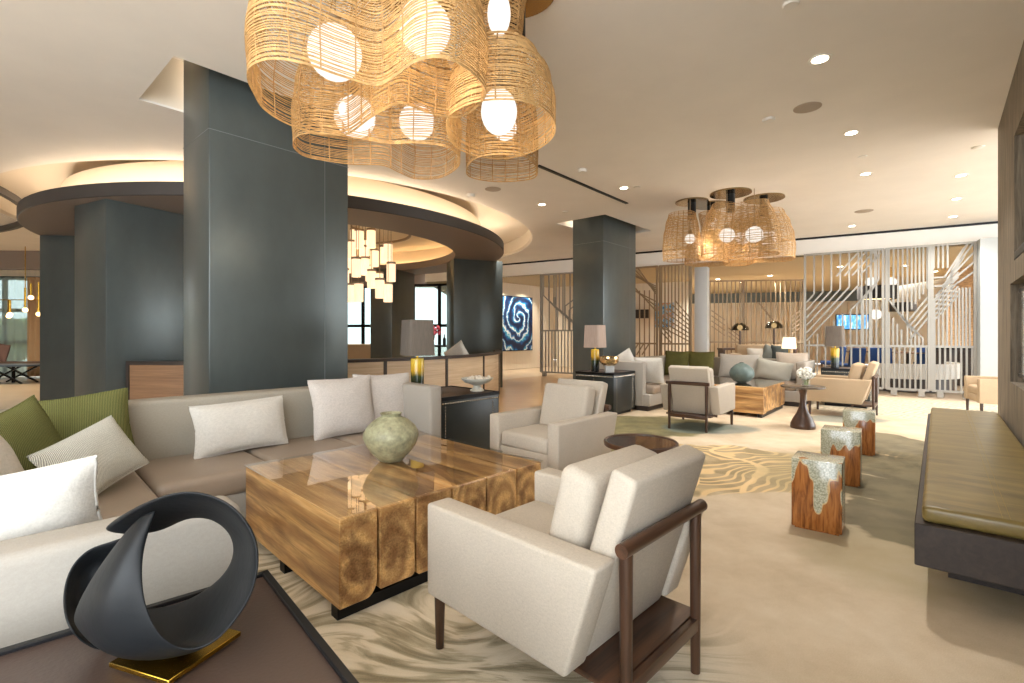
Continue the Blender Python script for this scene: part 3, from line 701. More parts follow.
# ---------------------------------------------------------------- side tables
def box_table(label, loc, rz, sx=.79, sy=.79, h=.65, rim=False):
    """origin at base centre"""
    t = thing('nailhead_side_table', label, 'side table', loc, rz)
    mb = MB(); mb.bx(-sx/2, sx/2, -sy/2, sy/2, .05, h-.012, .008); mb.obj('body', M_blacklea, t)
    mb = MB(); mb.bx(-sx/2+.05, sx/2-.05, -sy/2+.05, sy/2-.05, 0, .06); mb.obj('plinth', M_black, t)
    mb = MB(); mb.bx(-sx/2+.012, sx/2-.012, -sy/2+.012, sy/2-.012, h-.02, h-.002, .002); mb.obj('top', M_browntop, t)
    mb = MB()
    for a in ((-sx/2, sx/2, -sy/2-.001, -sy/2+.016), (-sx/2, sx/2, sy/2-.016, sy/2+.001), (-sx/2-.001, -sx/2+.016, -sy/2, sy/2), (sx/2-.016, sx/2+.001, -sy/2, sy/2)):
        mb.bx(*a, h-.03, h+.006, .002, 1)
    mb.obj('edge_band', M_black, t)
    mb = MB(); n = 24
    for k in range(n+1):
        q = -sx/2+.03+(sx-.06)*k/n
        for p in ((q, -sy/2-.001, h-.055), (q, sy/2+.001, h-.055), (sx/2+.001, q*sy/sx, h-.055), (-sx/2-.001, q*sy/sx, h-.055)): mb.ball(p, .0095, 8)
    for k in range(18):
        z = .09+(h-.18)*k/17
        for p in ((sx/2-.09, -sy/2-.001, z), (-sx/2+.09, -sy/2-.001, z), (-sx/2-.001, 0, z), (sx/2+.001, .0, z)): mb.ball(p, .007, 6)
    mb.obj('nailhead', M_nail, t)['kind'] = 'stuff'
    return t
box_table('dark brown-topped side table in the foreground carrying the black sculpture', W(.03, .94), TU-.07, .79, .79)
box_table('black nailhead side table beside the near sofa arm', W(3.15, 4.06), TU)
box_table('black nailhead side table in front of the far dark column', R(6.94, 4.04), TR, .69, .69)
box_table('black side table beside the far sofa, against the metal screen', R(10.4, 1.2), TR, .7, .7)

def table_lamp(label, loc, mat, rz=0):
    t = thing('table_lamp', label, 'lamp', loc, rz)
    mb = MB(); mb.lathe([(.058, 0), (.064, .004), (.066, .34), (.062, .355), (.03, .36), (.0, .36)], n=28); mb.obj('lamp_base', M_lampbase, t)
    mb = MB(); mb.cyl((0, 0, .36), (0, 0, .44), .012); mb.obj('neck', M_brass, t)
    mb = MB(); b = mb.bm                                 # square shade, soft corners, slightly tapered
    rows = []
    def ringpts(hw, z):
        out = []
        for cx, cy, a0 in ((1, 1, 0), (-1, 1, 1), (-1, -1, 2), (1, -1, 3)):
            for q in range(4):
                a = (a0+q/3)*PI/2; out.append(Vector((cx*(hw-.03)+.03*math.cos(a), cy*(hw-.03)+.03*math.sin(a), z)))
        return out
    mb.grid([ringpts(.138, .385), ringpts(.126, .74), ringpts(.121, .74), ringpts(.133, .385), ringpts(.138, .385)], True); mb.obj('lamp_shade', mat, t)
    mb = MB(); mb.ball((0, 0, .55), .035, 14); mb.obj('bulb', M_lampglow, t)
    return t
table_lamp('table lamp with mushroom-grey shade and yellow-to-black base behind the near sofa arm', W(2.86, 4.14, .65), M_shadeg, TU-.2)
table_lamp('table lamp with pale rose shade beside the far dark column', R(6.76, 4.12, .65), M_shadew, TR)
table_lamp('table lamp with grey shade and yellow base in front of the metal screen', R(10.2, 1.36, .65), M_shadeg, TR)

# bowls
t = thing('footed_bowl', 'pale footed bowl of white shells on the side table by the near sofa', 'bowl', W(3.45, 3.9, .65))
mb = MB(); mb.lathe([(.075, 0), (.07, .012), (.045, .03), (.04, .055), (.07, .07), (.13, .09), (.165, .12), (.17, .135), (.16, .132), (.12, .105), (.0, .085)], n=36); mb.obj('bowl', M_bowl, t)
for k in range(13):
    a = k*2.4; r = .035+.1*((k*.37) % 1)
    mb = MB(); mb.ball((0, 0, 0), .028, 10, (1, .8, .75))
    tag(mb.obj('white_shell', M_shell, loc=Vector(W(3.45, 3.9, .65))+Vector((r*math.cos(a), r*math.sin(a), .125+.012*((k*.6) % 1))), rot=(k, k*.7, k*1.3)), 'white shell piled in the pale footed bowl', 'shell', 'shells in the footed bowl')
t = thing('glass_bowl', 'shiny amber glass bowl on a white foot beside the rose-shaded lamp', 'bowl', R(6.78, 3.88, .65))
mb = MB(); mb.bx(-.07, .07, -.07, .07, 0, .10, .01); mb.obj('foot', M_white, t)
mb = MB(); mb.lathe([(.03, .10), (.10, .115), (.145, .16), (.155, .21), (.15, .25), (.145, .25), (.148, .21), (.138, .165), (.09, .125), (.0, .112)], n=32); mb.obj('bowl', mk('amber_mirror_glass', (214, 186, 140), .08, metal=.8), t)

# round tables
t = thing('round_side_table', 'low round side table with rimmed glossy top between the two near armchairs', 'side table', (.86, 3.28, 0))
mb = MB(); mb.lathe([(.225, .50), (.24, .505), (.243, .53), (.236, .537), (.226, .532), (.224, .524), (.0, .524)], n=48); mb.obj('tabletop', M_walnutx, t)
mb = MB(); mb.lathe([(.0, .525), (.223, .525), (.223, .529), (.0, .529)], n=48); mb.obj('glass_inlay', mk('dark_glass_inlay', (70, 44, 34), .06, coat=.6), t)
mb = MB(); mb.lathe([(.13, 0), (.13, .012), (.05, .03), (.028, .08), (.022, .3), (.03, .47), (.09, .50), (.0, .50)], n=28); mb.obj('pedestal', M_walnut, t)
t = thing('pedestal_table', 'round dark-topped table on a flared brown pedestal, holding white flowers', 'side table', (3.87, 6.52, 0))
mb = MB(); mb.lathe([(.245, .535), (.262, .542), (.262, .556), (.25, .562), (.0, .562)], n=48); mb.obj('tabletop', mk('dark_stone_top', (92, 80, 68), .25, var=.3, vs=12), t)
mb = MB(); mb.lathe([(.145, 0), (.15, .02), (.145, .06), (.115, .13), (.075, .20), (.045, .28), (.035, .36), (.035, .44), (.055, .51), (.085, .536), (.0, .536)], n=32); mb.obj('pedestal', M_walnut, t)
t = thing('flower_vase', 'small glass vase of white hydrangea on the pedestal table', 'flower vase', (3.9, 6.5, .563))
mb = MB(); mb.lathe([(.045, 0), (.05, .003), (.05, .10), (.046, .10), (.046, .008), (.0, .006)], n=24); mb.obj('glass', M_clear, t)
mb = MB()
for k in range(7): mb.tube([(.02*math.cos(k), .02*math.sin(k), .01), (.03*math.cos(k), .03*math.sin(k), .09), (.05*math.cos(k*1.3), .05*math.sin(k*1.3), .13)], .004)
mb.obj('stem', M_stem, t)
mb = MB(); rnd = random.Random(5)
for k in range(90):
    v = Vector((rnd.gauss(0, 1), rnd.gauss(0, 1), rnd.gauss(0, 1))).normalized(); p = Vector((0, 0, .165))+Vector((v.x*.095, v.y*.095, v.z*.07)); mb.ball(p, .018, 6)
mb.obj('blossom', M_petal, t)
mb = MB()
for k in range(4): a = k*1.7; mb.ball((.07*math.cos(a), .07*math.sin(a), .115), .035, 8, (1, .5, .25))
mb.obj('leaf', M_leafy, t)

# ---------------------------------------------------------------- stools
STL = ['block stool of teak and grey resin, nearest of the three', 'block stool of teak and grey resin, middle of the three', 'block stool of teak and grey resin, farthest of the three']
for lb, (x, y) in zip(STL, ((1.995, 3.19), (2.79, 4.15), (3.665, 5.17))):
    mb = MB(); mb.bx(-.137, .137, -.125, .125, .012, .45, .006, 2); mb.bx(-.12, .12, -.11, .11, 0, .013)
    tag(mb.obj('block_stool', M_resin, loc=(x, y, 0), rot=(0, 0, -math.radians(38)), smooth=30), lb, 'stool')

# ---------------------------------------------------------------- bench along the pier wall
t = thing('leather_bench', 'long olive leather bench on a floating dark wood frame, along the right wall', 'bench', R(2.87, -.2), TR)
mb = MB(); mb.bx(.5, 4.0, -.27, .16, 0, .21); mb.obj('plinth', M_bwood, t)
mb = MB(); mb.bx(0, 4.06, -.272, .28, .205, .395, .004, 1); mb.obj('frame', M_bwood, t)
mb = MB(); mb.box((2.03, 0, .432), (3.98, .51, .075), .022, 4); mb.obj('cushion', M_bench, t)
mb = MB()
for q in (-.012, .012): mb.tube([(.06, q-.02, .469), (3.98, q-.02, .469)], .0014, 4)
mb.obj('seam', mk('seam_thread', (160, 140, 86), .7), t)

# ---------------------------------------------------------------- sculpture
t = thing('ribbon_sculpture', 'charcoal looped ribbon sculpture on a brass plate, on the foreground table', 'sculpture', (-.63, .925, .652), -math.radians(18.5))
CS = 3.208
rotz = Matrix.Rotation(math.radians(18.5), 3, 'Z')
def sp(cx, cy, n_): return rotz @ (at(40+cx/CS, 470+cy/CS, .915+n_) - Vector((-.63, .925, .652)))
loop = [((205,185,0),(208,190,.005),(212,194,.01)), ((320,108,-.05),(295,150,-.01),(300,212,.03)), ((450,62,-.06),(420,120,0),(400,197,.06)), ((540,75,-.06),(510,100,0),(455,156,.07)),
        ((620,112,-.06),(600,125,.01),(540,148,.08)), ((685,195,-.06),(665,185,.01),(605,192,.08)), ((705,280,-.06),(680,265,.01),(626,250,.08)), ((688,390,-.06),(665,365,.01),(608,312,.08)),
        ((635,475,-.06),(605,455,.01),(550,372,.08)), ((568,556,-.06),(520,555,.005),(460,420,.08)), ((470,585,-.065),(420,615,0),(385,436,.08)),
        ((388,535,-.085),(290,668,-.05),(310,440,.08)), ((345,440,-.09),(180,640,-.10),(110,515,.0)), ((328,330,-.085),(195,450,-.12),(98,465,-.03)), ((340,215,-.06),(250,300,-.095),(175,325,-.04)), ((385,112,-.03),(355,135,-.035),(325,135,-.03))]
lobe = [((86,500,-.02),(140,570,.0),(240,600,.02)), ((72,425,.02),(105,440,.05),(200,470,.07)), ((80,350,.04),(120,370,.08),(215,390,.10)), ((110,290,.06),(150,315,.10),(235,335,.11)), ((160,247,.07),(190,285,.11),(255,300,.12)), ((222,233,.07),(240,265,.11),(280,290,.12)), ((290,205,.06),(290,240,.09),(300,280,.10))]
mb = MB(); mb.grid([[sp(*q) for q in r] for r in loop]); mb.grid([[sp(*q) for q in r] for r in lobe])
o = mb.obj('ribbon', M_sculpt, t, smooth=180)
s1 = o.modifiers.new('thickness', 'SOLIDIFY'); s1.thickness = .011; s1.offset = 0
s2 = o.modifiers.new('smoothing', 'SUBSURF'); s2.levels = 3; s2.render_levels = 3
mb = MB(); mb.bx(-.0735, .0735, -.0735, .0735, 0, .009, .001, 1); mb.obj('base_plate', M_brass, t, loc=(0, 0, 0), rot=(0, 0, 0))
# ---------------------------------------------------------------- woven chandeliers
def closed_curve(pts, N):
    n = len(pts); out = []
    for i in range(n):
        p0, p1, p2, p3 = pts[i-1], pts[i], pts[(i+1) % n], pts[(i+2) % n]
        for k in range(12):
            t = k/12; out.append(.5*((2*p1)+(p2-p0)*t+(2*p0-5*p1+4*p2-p3)*t*t+(3*p1-p0-3*p2+p3)*t**3))
    L = [0]
    for a, b in zip(out, out[1:]+out[:1]): L.append(L[-1]+(b-a).length)
    res = []; j = 0
    for k in range(N):
        d = L[-1]*k/N
        while L[j+1] < d: j += 1
        a, b = out[j], out[(j+1) % len(out)]; res.append(a.lerp(b, (d-L[j])/max(1e-9, L[j+1]-L[j])))
    return res
def woven_shade(name, parent, rim, height, prof, hoops=52, N=84, r=.0032, stakes=18, seed=1, org=Vector((0, 0, 0))):
    rnd = random.Random(seed); rim = [Vector(p)-org for p in rim]
    c = sum(rim, Vector())/len(rim); z0 = c.z
    base = closed_curve(rim, N)
    def S(t):
        for (a, sa), (b, sb) in zip(prof, prof[1:]):
            if t <= b:
                q = (t-a)/(b-a); q = q*q*(3-2*q); return sa+(sb-sa)*q
        return prof[-1][1]
    mb = MB()
    for k in range(hoops):
        t = k/(hoops-1); ph, am = rnd.uniform(0, 6), rnd.uniform(.001, .004); rr = r*rnd.uniform(.75, 1.25)*(1.9 if k == 0 else 1)
        tt = min(1, max(0, t+rnd.uniform(-.3, .3)/hoops)); s = S(tt)
        mb.tube([Vector((c.x+(p.x-c.x)*s, c.y+(p.y-c.y)*s, p.z*(1-tt)+z0*tt+height*tt+am*math.sin(9*2*PI*i/N*.33+ph))) for i, p in enumerate(base)], rr, 3, True)
    o = mb.obj(name, M_rattan, parent, smooth=0)
    mb = MB()
    for j in range(stakes):
        p = base[int(j*N/stakes) % N]
        mb.tube([Vector((c.x+(p.x-c.x)*S(q/12)*.995, c.y+(p.y-c.y)*S(q/12)*.995, p.z*(1-q/12)+z0*q/12+height*q/12)) for q in range(13)], .0042, 4)
    mb.obj('stake', M_cane, o, smooth=0)['kind'] = 'stuff'
    return o
ZR = 2.42
def P2(*l): return [on(x, y, ZR) for x, y in l]
PROF = [(0, 1.0), (.25, 1.02), (.5, .98), (.75, .88), (1, .72)]
CO = Vector((-.42, 2.85, CEIL))
ch = thing('woven_chandelier', 'huge woven rattan chandelier with glowing globes hanging nearest the camera', 'chandelier', CO)
woven_shade('woven_shade', ch, P2((247.5,77),(254,93),(265,109.5),(290,124),(322,133),(347,133),(371,117),(396,104),(409,105),(423,110.5),(443,115.5),(462.6,115),(481,101),(485,88),(469,70),(442.6,58),(416,62),(396,76),(376,85),(340,75),(306,63),(273,58),(252,65)), .76, PROF, 68, 110, seed=1, stakes=24, org=CO)
woven_shade('woven_shade', ch, P2((293,143),(297,151),(310,158),(349,164),(382,164.5),(400,172),(416,178.5),(440,178),(457,168),(459,156),(445,146),(415,143),(390,144),(360,139),(325,133),(300,134)), .76, PROF, 66, 100, seed=2, stakes=22, org=CO)
woven_shade('woven_shade', ch, P2((447,120),(452,142),(472,154),(505,159),(535,150),(554,134),(551,116),(530,103),(500,99),(468,104)), .50, [(0, 1), (.3, 1.0), (.55, .92), (.8, .7), (.92, .48), (1, .40)], 50, 90, seed=3, org=CO)
woven_shade('woven_shade', ch, P2((467,168),(471,177),(500,181.5),(532,178.5),(537,168),(525,157),(500,154),(478,157)), .74, PROF, 62, 72, seed=4, org=CO)
woven_shade('woven_shade', ch, [on(500, 45, 2.86)+Vector((.115*math.cos(a), .115*math.sin(a), 0)) for a in [k*PI/5 for k in range(10)]], .42, [(0, 1.0), (.3, 1.12), (1, 1.5)], 40, 48, seed=5, stakes=10, org=CO)
def globe(c, r, sz=1.0, par=ch, org=CO):
    c = Vector(c)-org; mb = MB(); mb.ball(c, r, 24, (1, 1, sz)); o = mb.obj('lit_globe', M_globe, par, smooth=180)
    mb = MB(); mb.cyl(c+Vector((0, 0, r*sz*.95)), c+Vector((0, 0, r*sz+.05)), .03, n=12); mb.cyl(c+Vector((0, 0, r*sz)), (c.x, c.y, -.03), .006, n=6); mb.obj('stem', M_rodd, o)
globe(at(335, 53, 2.36), .125); globe(at(425, 28, 2.3), .12); globe(at(355, 117, 2.98), .122); globe(at(417, 122, 3.12), .112); globe(at(499, 112, 2.72), .10, 1.25); globe(at(499, 14, 2.62), .062, 1.9)
globe(at(505, 128, 3.25), .08)
def canopy(cx, cy, r, r2=None, par=ch, org=CO):
    mb = MB(); mb.lathe([(r, -.02), (r, 0), (0, 0)], (cx-org.x, cy-org.y, 0), 40, 1, (r2 or r)/r); mb.cyl((cx-org.x, cy-org.y, -.022), (cx-org.x, cy-org.y, -.02), r*.99, n=40); o = mb.obj('canopy_plate', M_canopy, par)
    mb = MB(); mb.cyl((cx-org.x, cy-org.y, -.02), (cx-org.x, cy-org.y, -.30), .065, n=20); mb.obj('canopy_stem', M_black, o)
canopy(-.78, 2.35, .3); canopy(-.62, 3.05, .3); canopy(.02, 3.1, .26); canopy(-.05, 2.66, .28)
for c_, e in ((at(335, 53, 2.36), 4), (at(425, 28, 2.3), 4), (at(386, 118, 3.05), 5), (at(499, 112, 2.8), 5)):
    l = bpy.data.lights.new('globe_light', 'POINT'); l.energy = e; l.color = (1, .87, .68); l.shadow_soft_size = .13
    lo = bpy.data.objects.new('globe_light', l); COL.objects.link(lo); lo.location = c_-Vector((0, 0, .16))
P2L = (3.42, 7.85, CEIL)
far = dup(ch, P2L, 2.2, 'woven rattan chandelier hanging over the far seating group')
for o in kids(far):
    if o.name.startswith('lit_globe'): o.location.z += .17
for dx, dy in ((-.35, -.2), (.4, .1)):
    l = bpy.data.lights.new('globe_light', 'POINT'); l.energy = 9; l.color = (1, .87, .68); l.shadow_soft_size = .13
    lo = bpy.data.objects.new('globe_light', l); COL.objects.link(lo); lo.location = (P2L[0]+dx, P2L[1]+dy, 2.62)

# ---------------------------------------------------------------- cylinder pendants inside the ring
t = thing('cylinder_pendant_cluster', 'cluster of glowing cream cylinder pendants hanging inside the round ring', 'chandelier', (-3.3, 10.1, 3.56))
PX = [(82,85,9.2),(133,82,9.3),(205,140,9.4),(97,150,9.9),(148,165,10.2),(218,225,9.2),(70,205,9.0),(108,200,9.8),(135,255,9.5),(170,295,8.9),(205,312,9.1),(80,310,9.0),(48,315,9.3),(46,190,9.9),(168,262,10.3),(185,150,10.4),(50,130,9.6),(110,120,10.8),(60,75,10.5),(125,230,10.9),(20,250,9.5),(10,150,9.2),(0,320,9.7)]
for cx, cy, Y in PX:
    p = at(340+cx/4.267, 220+cy/4.267, Y) - Vector((-3.3, 10.1, 3.56))
    mb = MB(); mb.lathe([(.078, -.165), (.082, -.165), (.082, .165), (.078, .165), (.078, -.165)], p, 20); mb.cyl(p+Vector((0, 0, -.1)), p+Vector((0, 0, -.095)), .076); o = mb.obj('pendant_shade', M_tube, t)
    mb = MB(); mb.cyl(p+Vector((0, 0, .16)), p+Vector((0, 0, .20)), .086, n=20); mb.cyl(p+Vector((0, 0, .2)), (p.x, p.y, -.03), .006, n=6); mb.obj('cap', M_rodd, o)
mb = MB(); mb.lathe([(1.15, -.24), (1.2, -.24), (1.2, -.2), (1.15, -.2), (1.15, -.24)], (0, 0, 0), 48)
for k in range(3): a = k*2.1; mb.cyl((1.17*math.cos(a), 1.17*math.sin(a), -.2), (1.17*math.cos(a), 1.17*math.sin(a), 0), .01, n=6)
mb.obj('carrier_ring', M_rodd, t)
l = bpy.data.lights.new('pendant_light', 'POINT'); l.energy = 9; l.color = (1, .82, .58); l.shadow_soft_size = .6
lo = bpy.data.objects.new('pendant_light', l); COL.objects.link(lo); lo.location = (-3.3, 9.9, 2.2)
# ---------------------------------------------------------------- curved partition under the ring
t = thing('curved_partition', 'low curved wood-panelled partition following the round ring', 'partition', (-4.2, 10.2, 0))
def arc(mb, r0, r1, z0, z1, a0, a1, n=20):
    A = [a0+(a1-a0)*k/n for k in range(n+1)]
    pr = ((r0, z0), (r1, z0), (r1, z1), (r0, z1), (r0, z0))
    mb.grid([[Vector((r*math.cos(a), r*math.sin(a), z)) for r, z in pr] for a in A])
    for a in (a0, a1): mb.bm.faces.new([mb.bm.verts.new((r*math.cos(a), r*math.sin(a), z)) for r, z in pr[:4]])
    return mb
a0, a1, NP = math.radians(-101), math.radians(11), 7
for k in range(NP):
    q0, q1 = a0+(a1-a0)*k/NP, a0+(a1-a0)*(k+1)/NP
    arc(MB(), 3.88, 3.95, .06, .86, q0+.006, q1-.006).obj('wood_panel', M_partd if k == 0 else M_partw, t)
    mb = MB(); q = q0; mb.box((3.915*math.cos(q), 3.915*math.sin(q), .46), (.10, .045, .82), rot=Matrix.Rotation(q, 3, 'Z')); mb.obj('post', M_dkedge, t)
arc(MB(), 3.85, 3.98, .855, .90, a0, a1, 90).obj('top_rail', M_dkedge, t)
arc(MB(), 3.89, 3.94, 0, .06, a0, a1, 90).obj('base_rail', M_dkedge, t)
# seat behind the partition with one white pillow peeping over
t = thing('curved_banquette', 'taupe curved banquette seat behind the low partition', 'bench', (-4.2, 10.2, 0))
arc(MB(), 3.2, 3.8, .1, .45, a0+.5, a1-.1, 60).obj('seat', M_sofa, t)
arc(MB(), 3.66, 3.86, .45, .84, a0+.5, a1-.1, 60).obj('back', M_sofa, t)
pillow('white_pillow', 'white pillow peeping over the right end of the curved partition', .5, .46, .15, (-.95, 8.95, .60), 2.6, .2, M_cream, .5)

# ---------------------------------------------------------------- walls and windows far behind
def wall_box(name, p, q, z0, z1, th, mat):
    p, q = Vector((*p, 0)), Vector((*q, 0)); a = math.atan2(q.y-p.y, q.x-p.x)
    mb = MB(); mb.bx(0, (q-p).length, 0, th, z0, z1); return struct(mb.obj(name, mat, loc=p, rot=(0, 0, a), smooth=0))
# painting wall (runs away to the right of the ring)
wall_box('wall_painting', (-1.5, 15.7), (1.6, 19.1), 0, 3.1, .15, M_bwall)
pw = math.atan2(3.4, 3.1)
pa = thing('wall_painting_canvas', 'tall blue and white swirl abstract painting on the beige wall', 'painting', (.14, 17.44, 1.62), pw)
mb = MB(); mb.bx(-.86, .86, -.05, -.01, -.97, .97, .004); mb.obj('frame', M_black, pa)
mb = MB(); mb.bx(-.83, .83, -.056, -.05, -.94, .94); o = mb.obj('canvas', painting_material(), pa)
def window(n, p, q, z0, z1, nv, nh, mat=M_black, sill=None):
    p, q = Vector((*p, 0)), Vector((*q, 0)); a = math.atan2(q.y-p.y, q.x-p.x); L = (q-p).length
    o = bpy.data.objects.new('window_%d' % n, None); COL.objects.link(o); o.location = p; o.rotation_euler = (0, 0, a); o['kind'] = 'structure'
    mb = MB()
    for k in range(nv+1): x = L*k/nv; mb.bx(x-.05, x+.05, -.04, .04, z0, z1)
    for k in range(nh+1): z = z0+(z1-z0)*k/nh; mb.bx(0, L, -.04, .04, z-.05, z+.05)
    mb.obj('window_frame', mat, o)
    mb = MB(); mb.bx(0, L, -.008, .008, z0, z1); mb.obj('pane', M_pane, o)
    return o
# back of the round room
window(1, (-6.5, 18.4), (-1.6, 17.2), .1, 3.0, 5, 2)
wall_box('wall_back', (-9.5, 19.1), (-6.5, 18.4), 0, 3.7, .2, M_bwall)
wall_box('trim_5', (-9.5, 19.05), (-1.5, 17.15), 3.0, 3.8, .2, M_under)
# far left lounge with sheer curtain
window(2, (-18.5, 14.2), (-13.2, 14.6), .05, 2.9, 3, 3)
wall_box('wall_left', (-13.2, 14.6), (-9.5, 19.1), 0, 3.7, .2, M_bwall)
wall_box('wall_blocker_left', (-19.5, -2.5), (-19.5, 14.2), 0, 3.7, .2, M_bwall)  # unseen, added to keep side daylight off the columns' left faces
wall_box('wall_blocker_behind', (-19.5, -2.7), (-6.5, -2.7), 0, 3.7, .2, M_bwall)  # unseen, added to block daylight coming from behind on the left
for x, y in ((-12.2, 10.6), (-10.6, 10.2), (-13.8, 11.2)):  # bare spots added to warm the left zone, no fixtures
    l = bpy.data.lights.new('lounge_beam', 'SPOT'); l.energy = 120; l.spot_size = 2.3; l.spot_blend = .8; l.color = (1, .86, .66)
    lo = bpy.data.objects.new('lounge_beam', l); COL.objects.link(lo); lo.location = (x, y, CEIL-.03)
wall_box('trim_6', (-18.5, 12.6), (-10.5, 12.9), 2.95, 3.6, .25, M_under)
wall_box('trim_7', (-18.5, 14.2), (-13.2, 14.6), 2.9, 3.7, .2, M_bwall)
def curtain(label, p, q, z0, z1, mat, folds, amp=.04):
    p, q = Vector((*p, 0)), Vector((*q, 0)); n = folds*8; d = (q-p); nrm = Vector((-d.y, d.x, 0)).normalized()
    mb = MB(); mb.grid([[p+d*(k/n)+nrm*amp*math.sin(2*PI*k/8)+Vector((0, 0, z)) for k in range(n+1)] for z in (z0, z1)])
    return tag(mb.obj('window_curtain', mat, smooth=180), label, 'curtain')
curtain('sheer white curtain across the far left window', (-17.5, 13.85), (-13.95, 14.15), .03, 2.88, M_curtain, 14)
curtain('tan drape at the right edge of the far left window', (-13.9, 14.05), (-13.2, 14.1), .03, 2.88, M_drape, 5)
t = thing('cross_leg_table', 'dark low table on crossed legs at the far left', 'coffee table', (-12.75, 12.6, 0))
mb = MB(); mb.bx(-.85, .62, -.35, .35, .43, .47, .005); mb.obj('tabletop', mk('slate_top', (72, 84, 96), .3), t)
for s in (-1, 1):
    mb = MB(); mb.bar((-.5, s*.25, 0), (.35, s*.25, .43), .05, .03); mb.obj('leg', M_black, t)
    mb = MB(); mb.bar((.35, -s*.21, 0), (-.5, -s*.21, .43), .05, .03); mb.obj('leg', M_black, t)
mb = MB(); mb.bar((-.07, 0, 0), (-.07, 0, .43), .05, .05); mb.obj('leg', M_black, t)
t = thing('upholstered_bench', 'dark low bench with brown top under the far left window', 'bench', (-13.2, 13.6, 0))
mb = MB(); mb.bx(-2.2, 1.0, -.3, .3, .36, .48, .03, 3); mb.obj('seat', mk('brown_seat', (92, 70, 58), .6), t)
for x in (-2.0, .85):
    for y in (-.24, .24): mb = MB(); mb.bx(x-.03, x+.03, y-.03, y+.03, 0, .37); mb.obj('leg', M_black, t)
pillow('brown_pillow', 'brown pillow on the dark bench under the far left window', .6, .5, .18, (-14.3, 13.65, .48), -.3, .2, mk('brown_pillow_cloth', (120, 92, 84), .9), .1)
t = thing('brass_chandelier', 'small brass chandelier with glowing bulbs in front of the far left window', 'chandelier', (-12.3, 12.2, 0))
for k, (x, y, z, h) in enumerate(((-.55, 0, 1.78, .3), (-.33, .1, 1.75, .35), (-.1, -.1, 1.78, .3), (.18, 0, 1.9, .5), (.42, .1, 1.8, .75), (.44, -.12, 2.2, .3))):
    mb = MB(); mb.cyl((x, y, z), (x, y, z+h), .025, n=10); o = mb.obj('arm_tube', M_brass, t)
    mb = MB(); mb.ball((x, y, z-.05), .055, 10); mb.obj('bulb', M_lampglow, o)
mb = MB(); mb.bar((-.6, 0, 2.1), (.5, 0, 2.1), .02, .02); mb.cyl((.18, 0, 2.1), (.18, 0, CEIL), .01, n=6); mb.obj('carrier', M_brass, t)
# greenery outside the far windows
def hedge(name, label, c, size, n, seed):
    rnd = random.Random(seed); mb = MB()
    for k in range(n):
        p = Vector((c[0]+rnd.uniform(-.5, .5)*size[0], c[1]+rnd.uniform(-.5, .5)*size[1], rnd.uniform(.1, 1)*size[2])); mb.ball(p, rnd.uniform(.3, .6), 8, (1, 1, .8))
    return tag(mb.obj(name, mk('hedge_green', (176, 188, 150), .9, var=.3, vs=5), smooth=0), label, 'hedge', kind='stuff')
hedge('garden_hedge', 'soft green hedge outside the far left window', (-23, 20, 0), (9, 2, 1.7), 60, 1)
mb = MB(); mb.bx(-40, 10, 19.5, 60, -.2, -.08); struct(mb.obj('ground', mk('pale_terrace', (196, 194, 184), .9), smooth=0))
# lounge sofa and console seen through the ring
t = thing('tub_sofa', 'tan sofa back behind the ring, left of the brown column', 'sofa', (-4.6, 14.6, 0), .1)
mb = MB(); mb.bx(-.85, .85, -.05, .8, -.02, .13); mb.obj('plinth', M_black, t)
mb = MB(); mb.bx(-.9, .9, -.1, .12, .12, .95, .05, 4); mb.obj('back', M_chairtan, t)
mb = MB(); mb.bx(-.9, .9, .1, .9, .12, .45, .05, 4); mb.obj('seat', M_chairtan, t)
t = thing('console_table', 'dark console table holding pink flowers and bottles, by the back window', 'console', (-2.7, 16.4, 0), -.1)
mb = MB(); mb.bx(-.7, .9, -.22, .22, .82, .88, .004); mb.obj('tabletop', M_black, t)
mb = MB(); mb.bx(-.65, .85, -.2, .2, .2, .25); mb.obj('shelf', M_black, t)
for x in (-.66, .86): mb = MB(); mb.bx(x-.03, x+.03, -.2, .2, 0, .83); mb.obj('leg', M_black, t)
t = thing('pink_flower_vase', 'vase of pink flowers on the dark console', 'flower vase', (-2.62, 16.35, .88))
mb = MB(); mb.lathe([(.06, 0), (.09, .08), (.05, .2), (.045, .3), (.06, .34), (.0, .3)], n=18); mb.obj('vase', M_clear, t)
mb = MB(); rnd = random.Random(2)
for k in range(26): mb.ball((rnd.uniform(-.2, .2), rnd.uniform(-.12, .12), rnd.uniform(.38, .62)), .06, 7)
mb.obj('blossom', M_pink, t)
mb = MB()
for k in range(6): mb.tube([(0, 0, .05), (.04*math.cos(k), .04*math.sin(k), .3), (.15*math.cos(k), .1*math.sin(k), .5)], .008, 4)
mb.obj('stem', M_leafy, t)
for k, (x, lb) in enumerate(((-2.25, 'dark bottle on the console, close to the pink flowers'), (-2.08, 'dark bottle at the right end of the console, second from the pink flowers'))):
    mb = MB(); mb.lathe([(.05, 0), (.055, .02), (.055, .2), (.02, .27), (.018, .36), (.0, .36)], n=14); tag(mb.obj('bottle', M_black, loc=(x, 16.3, .88)), lb, 'bottle')

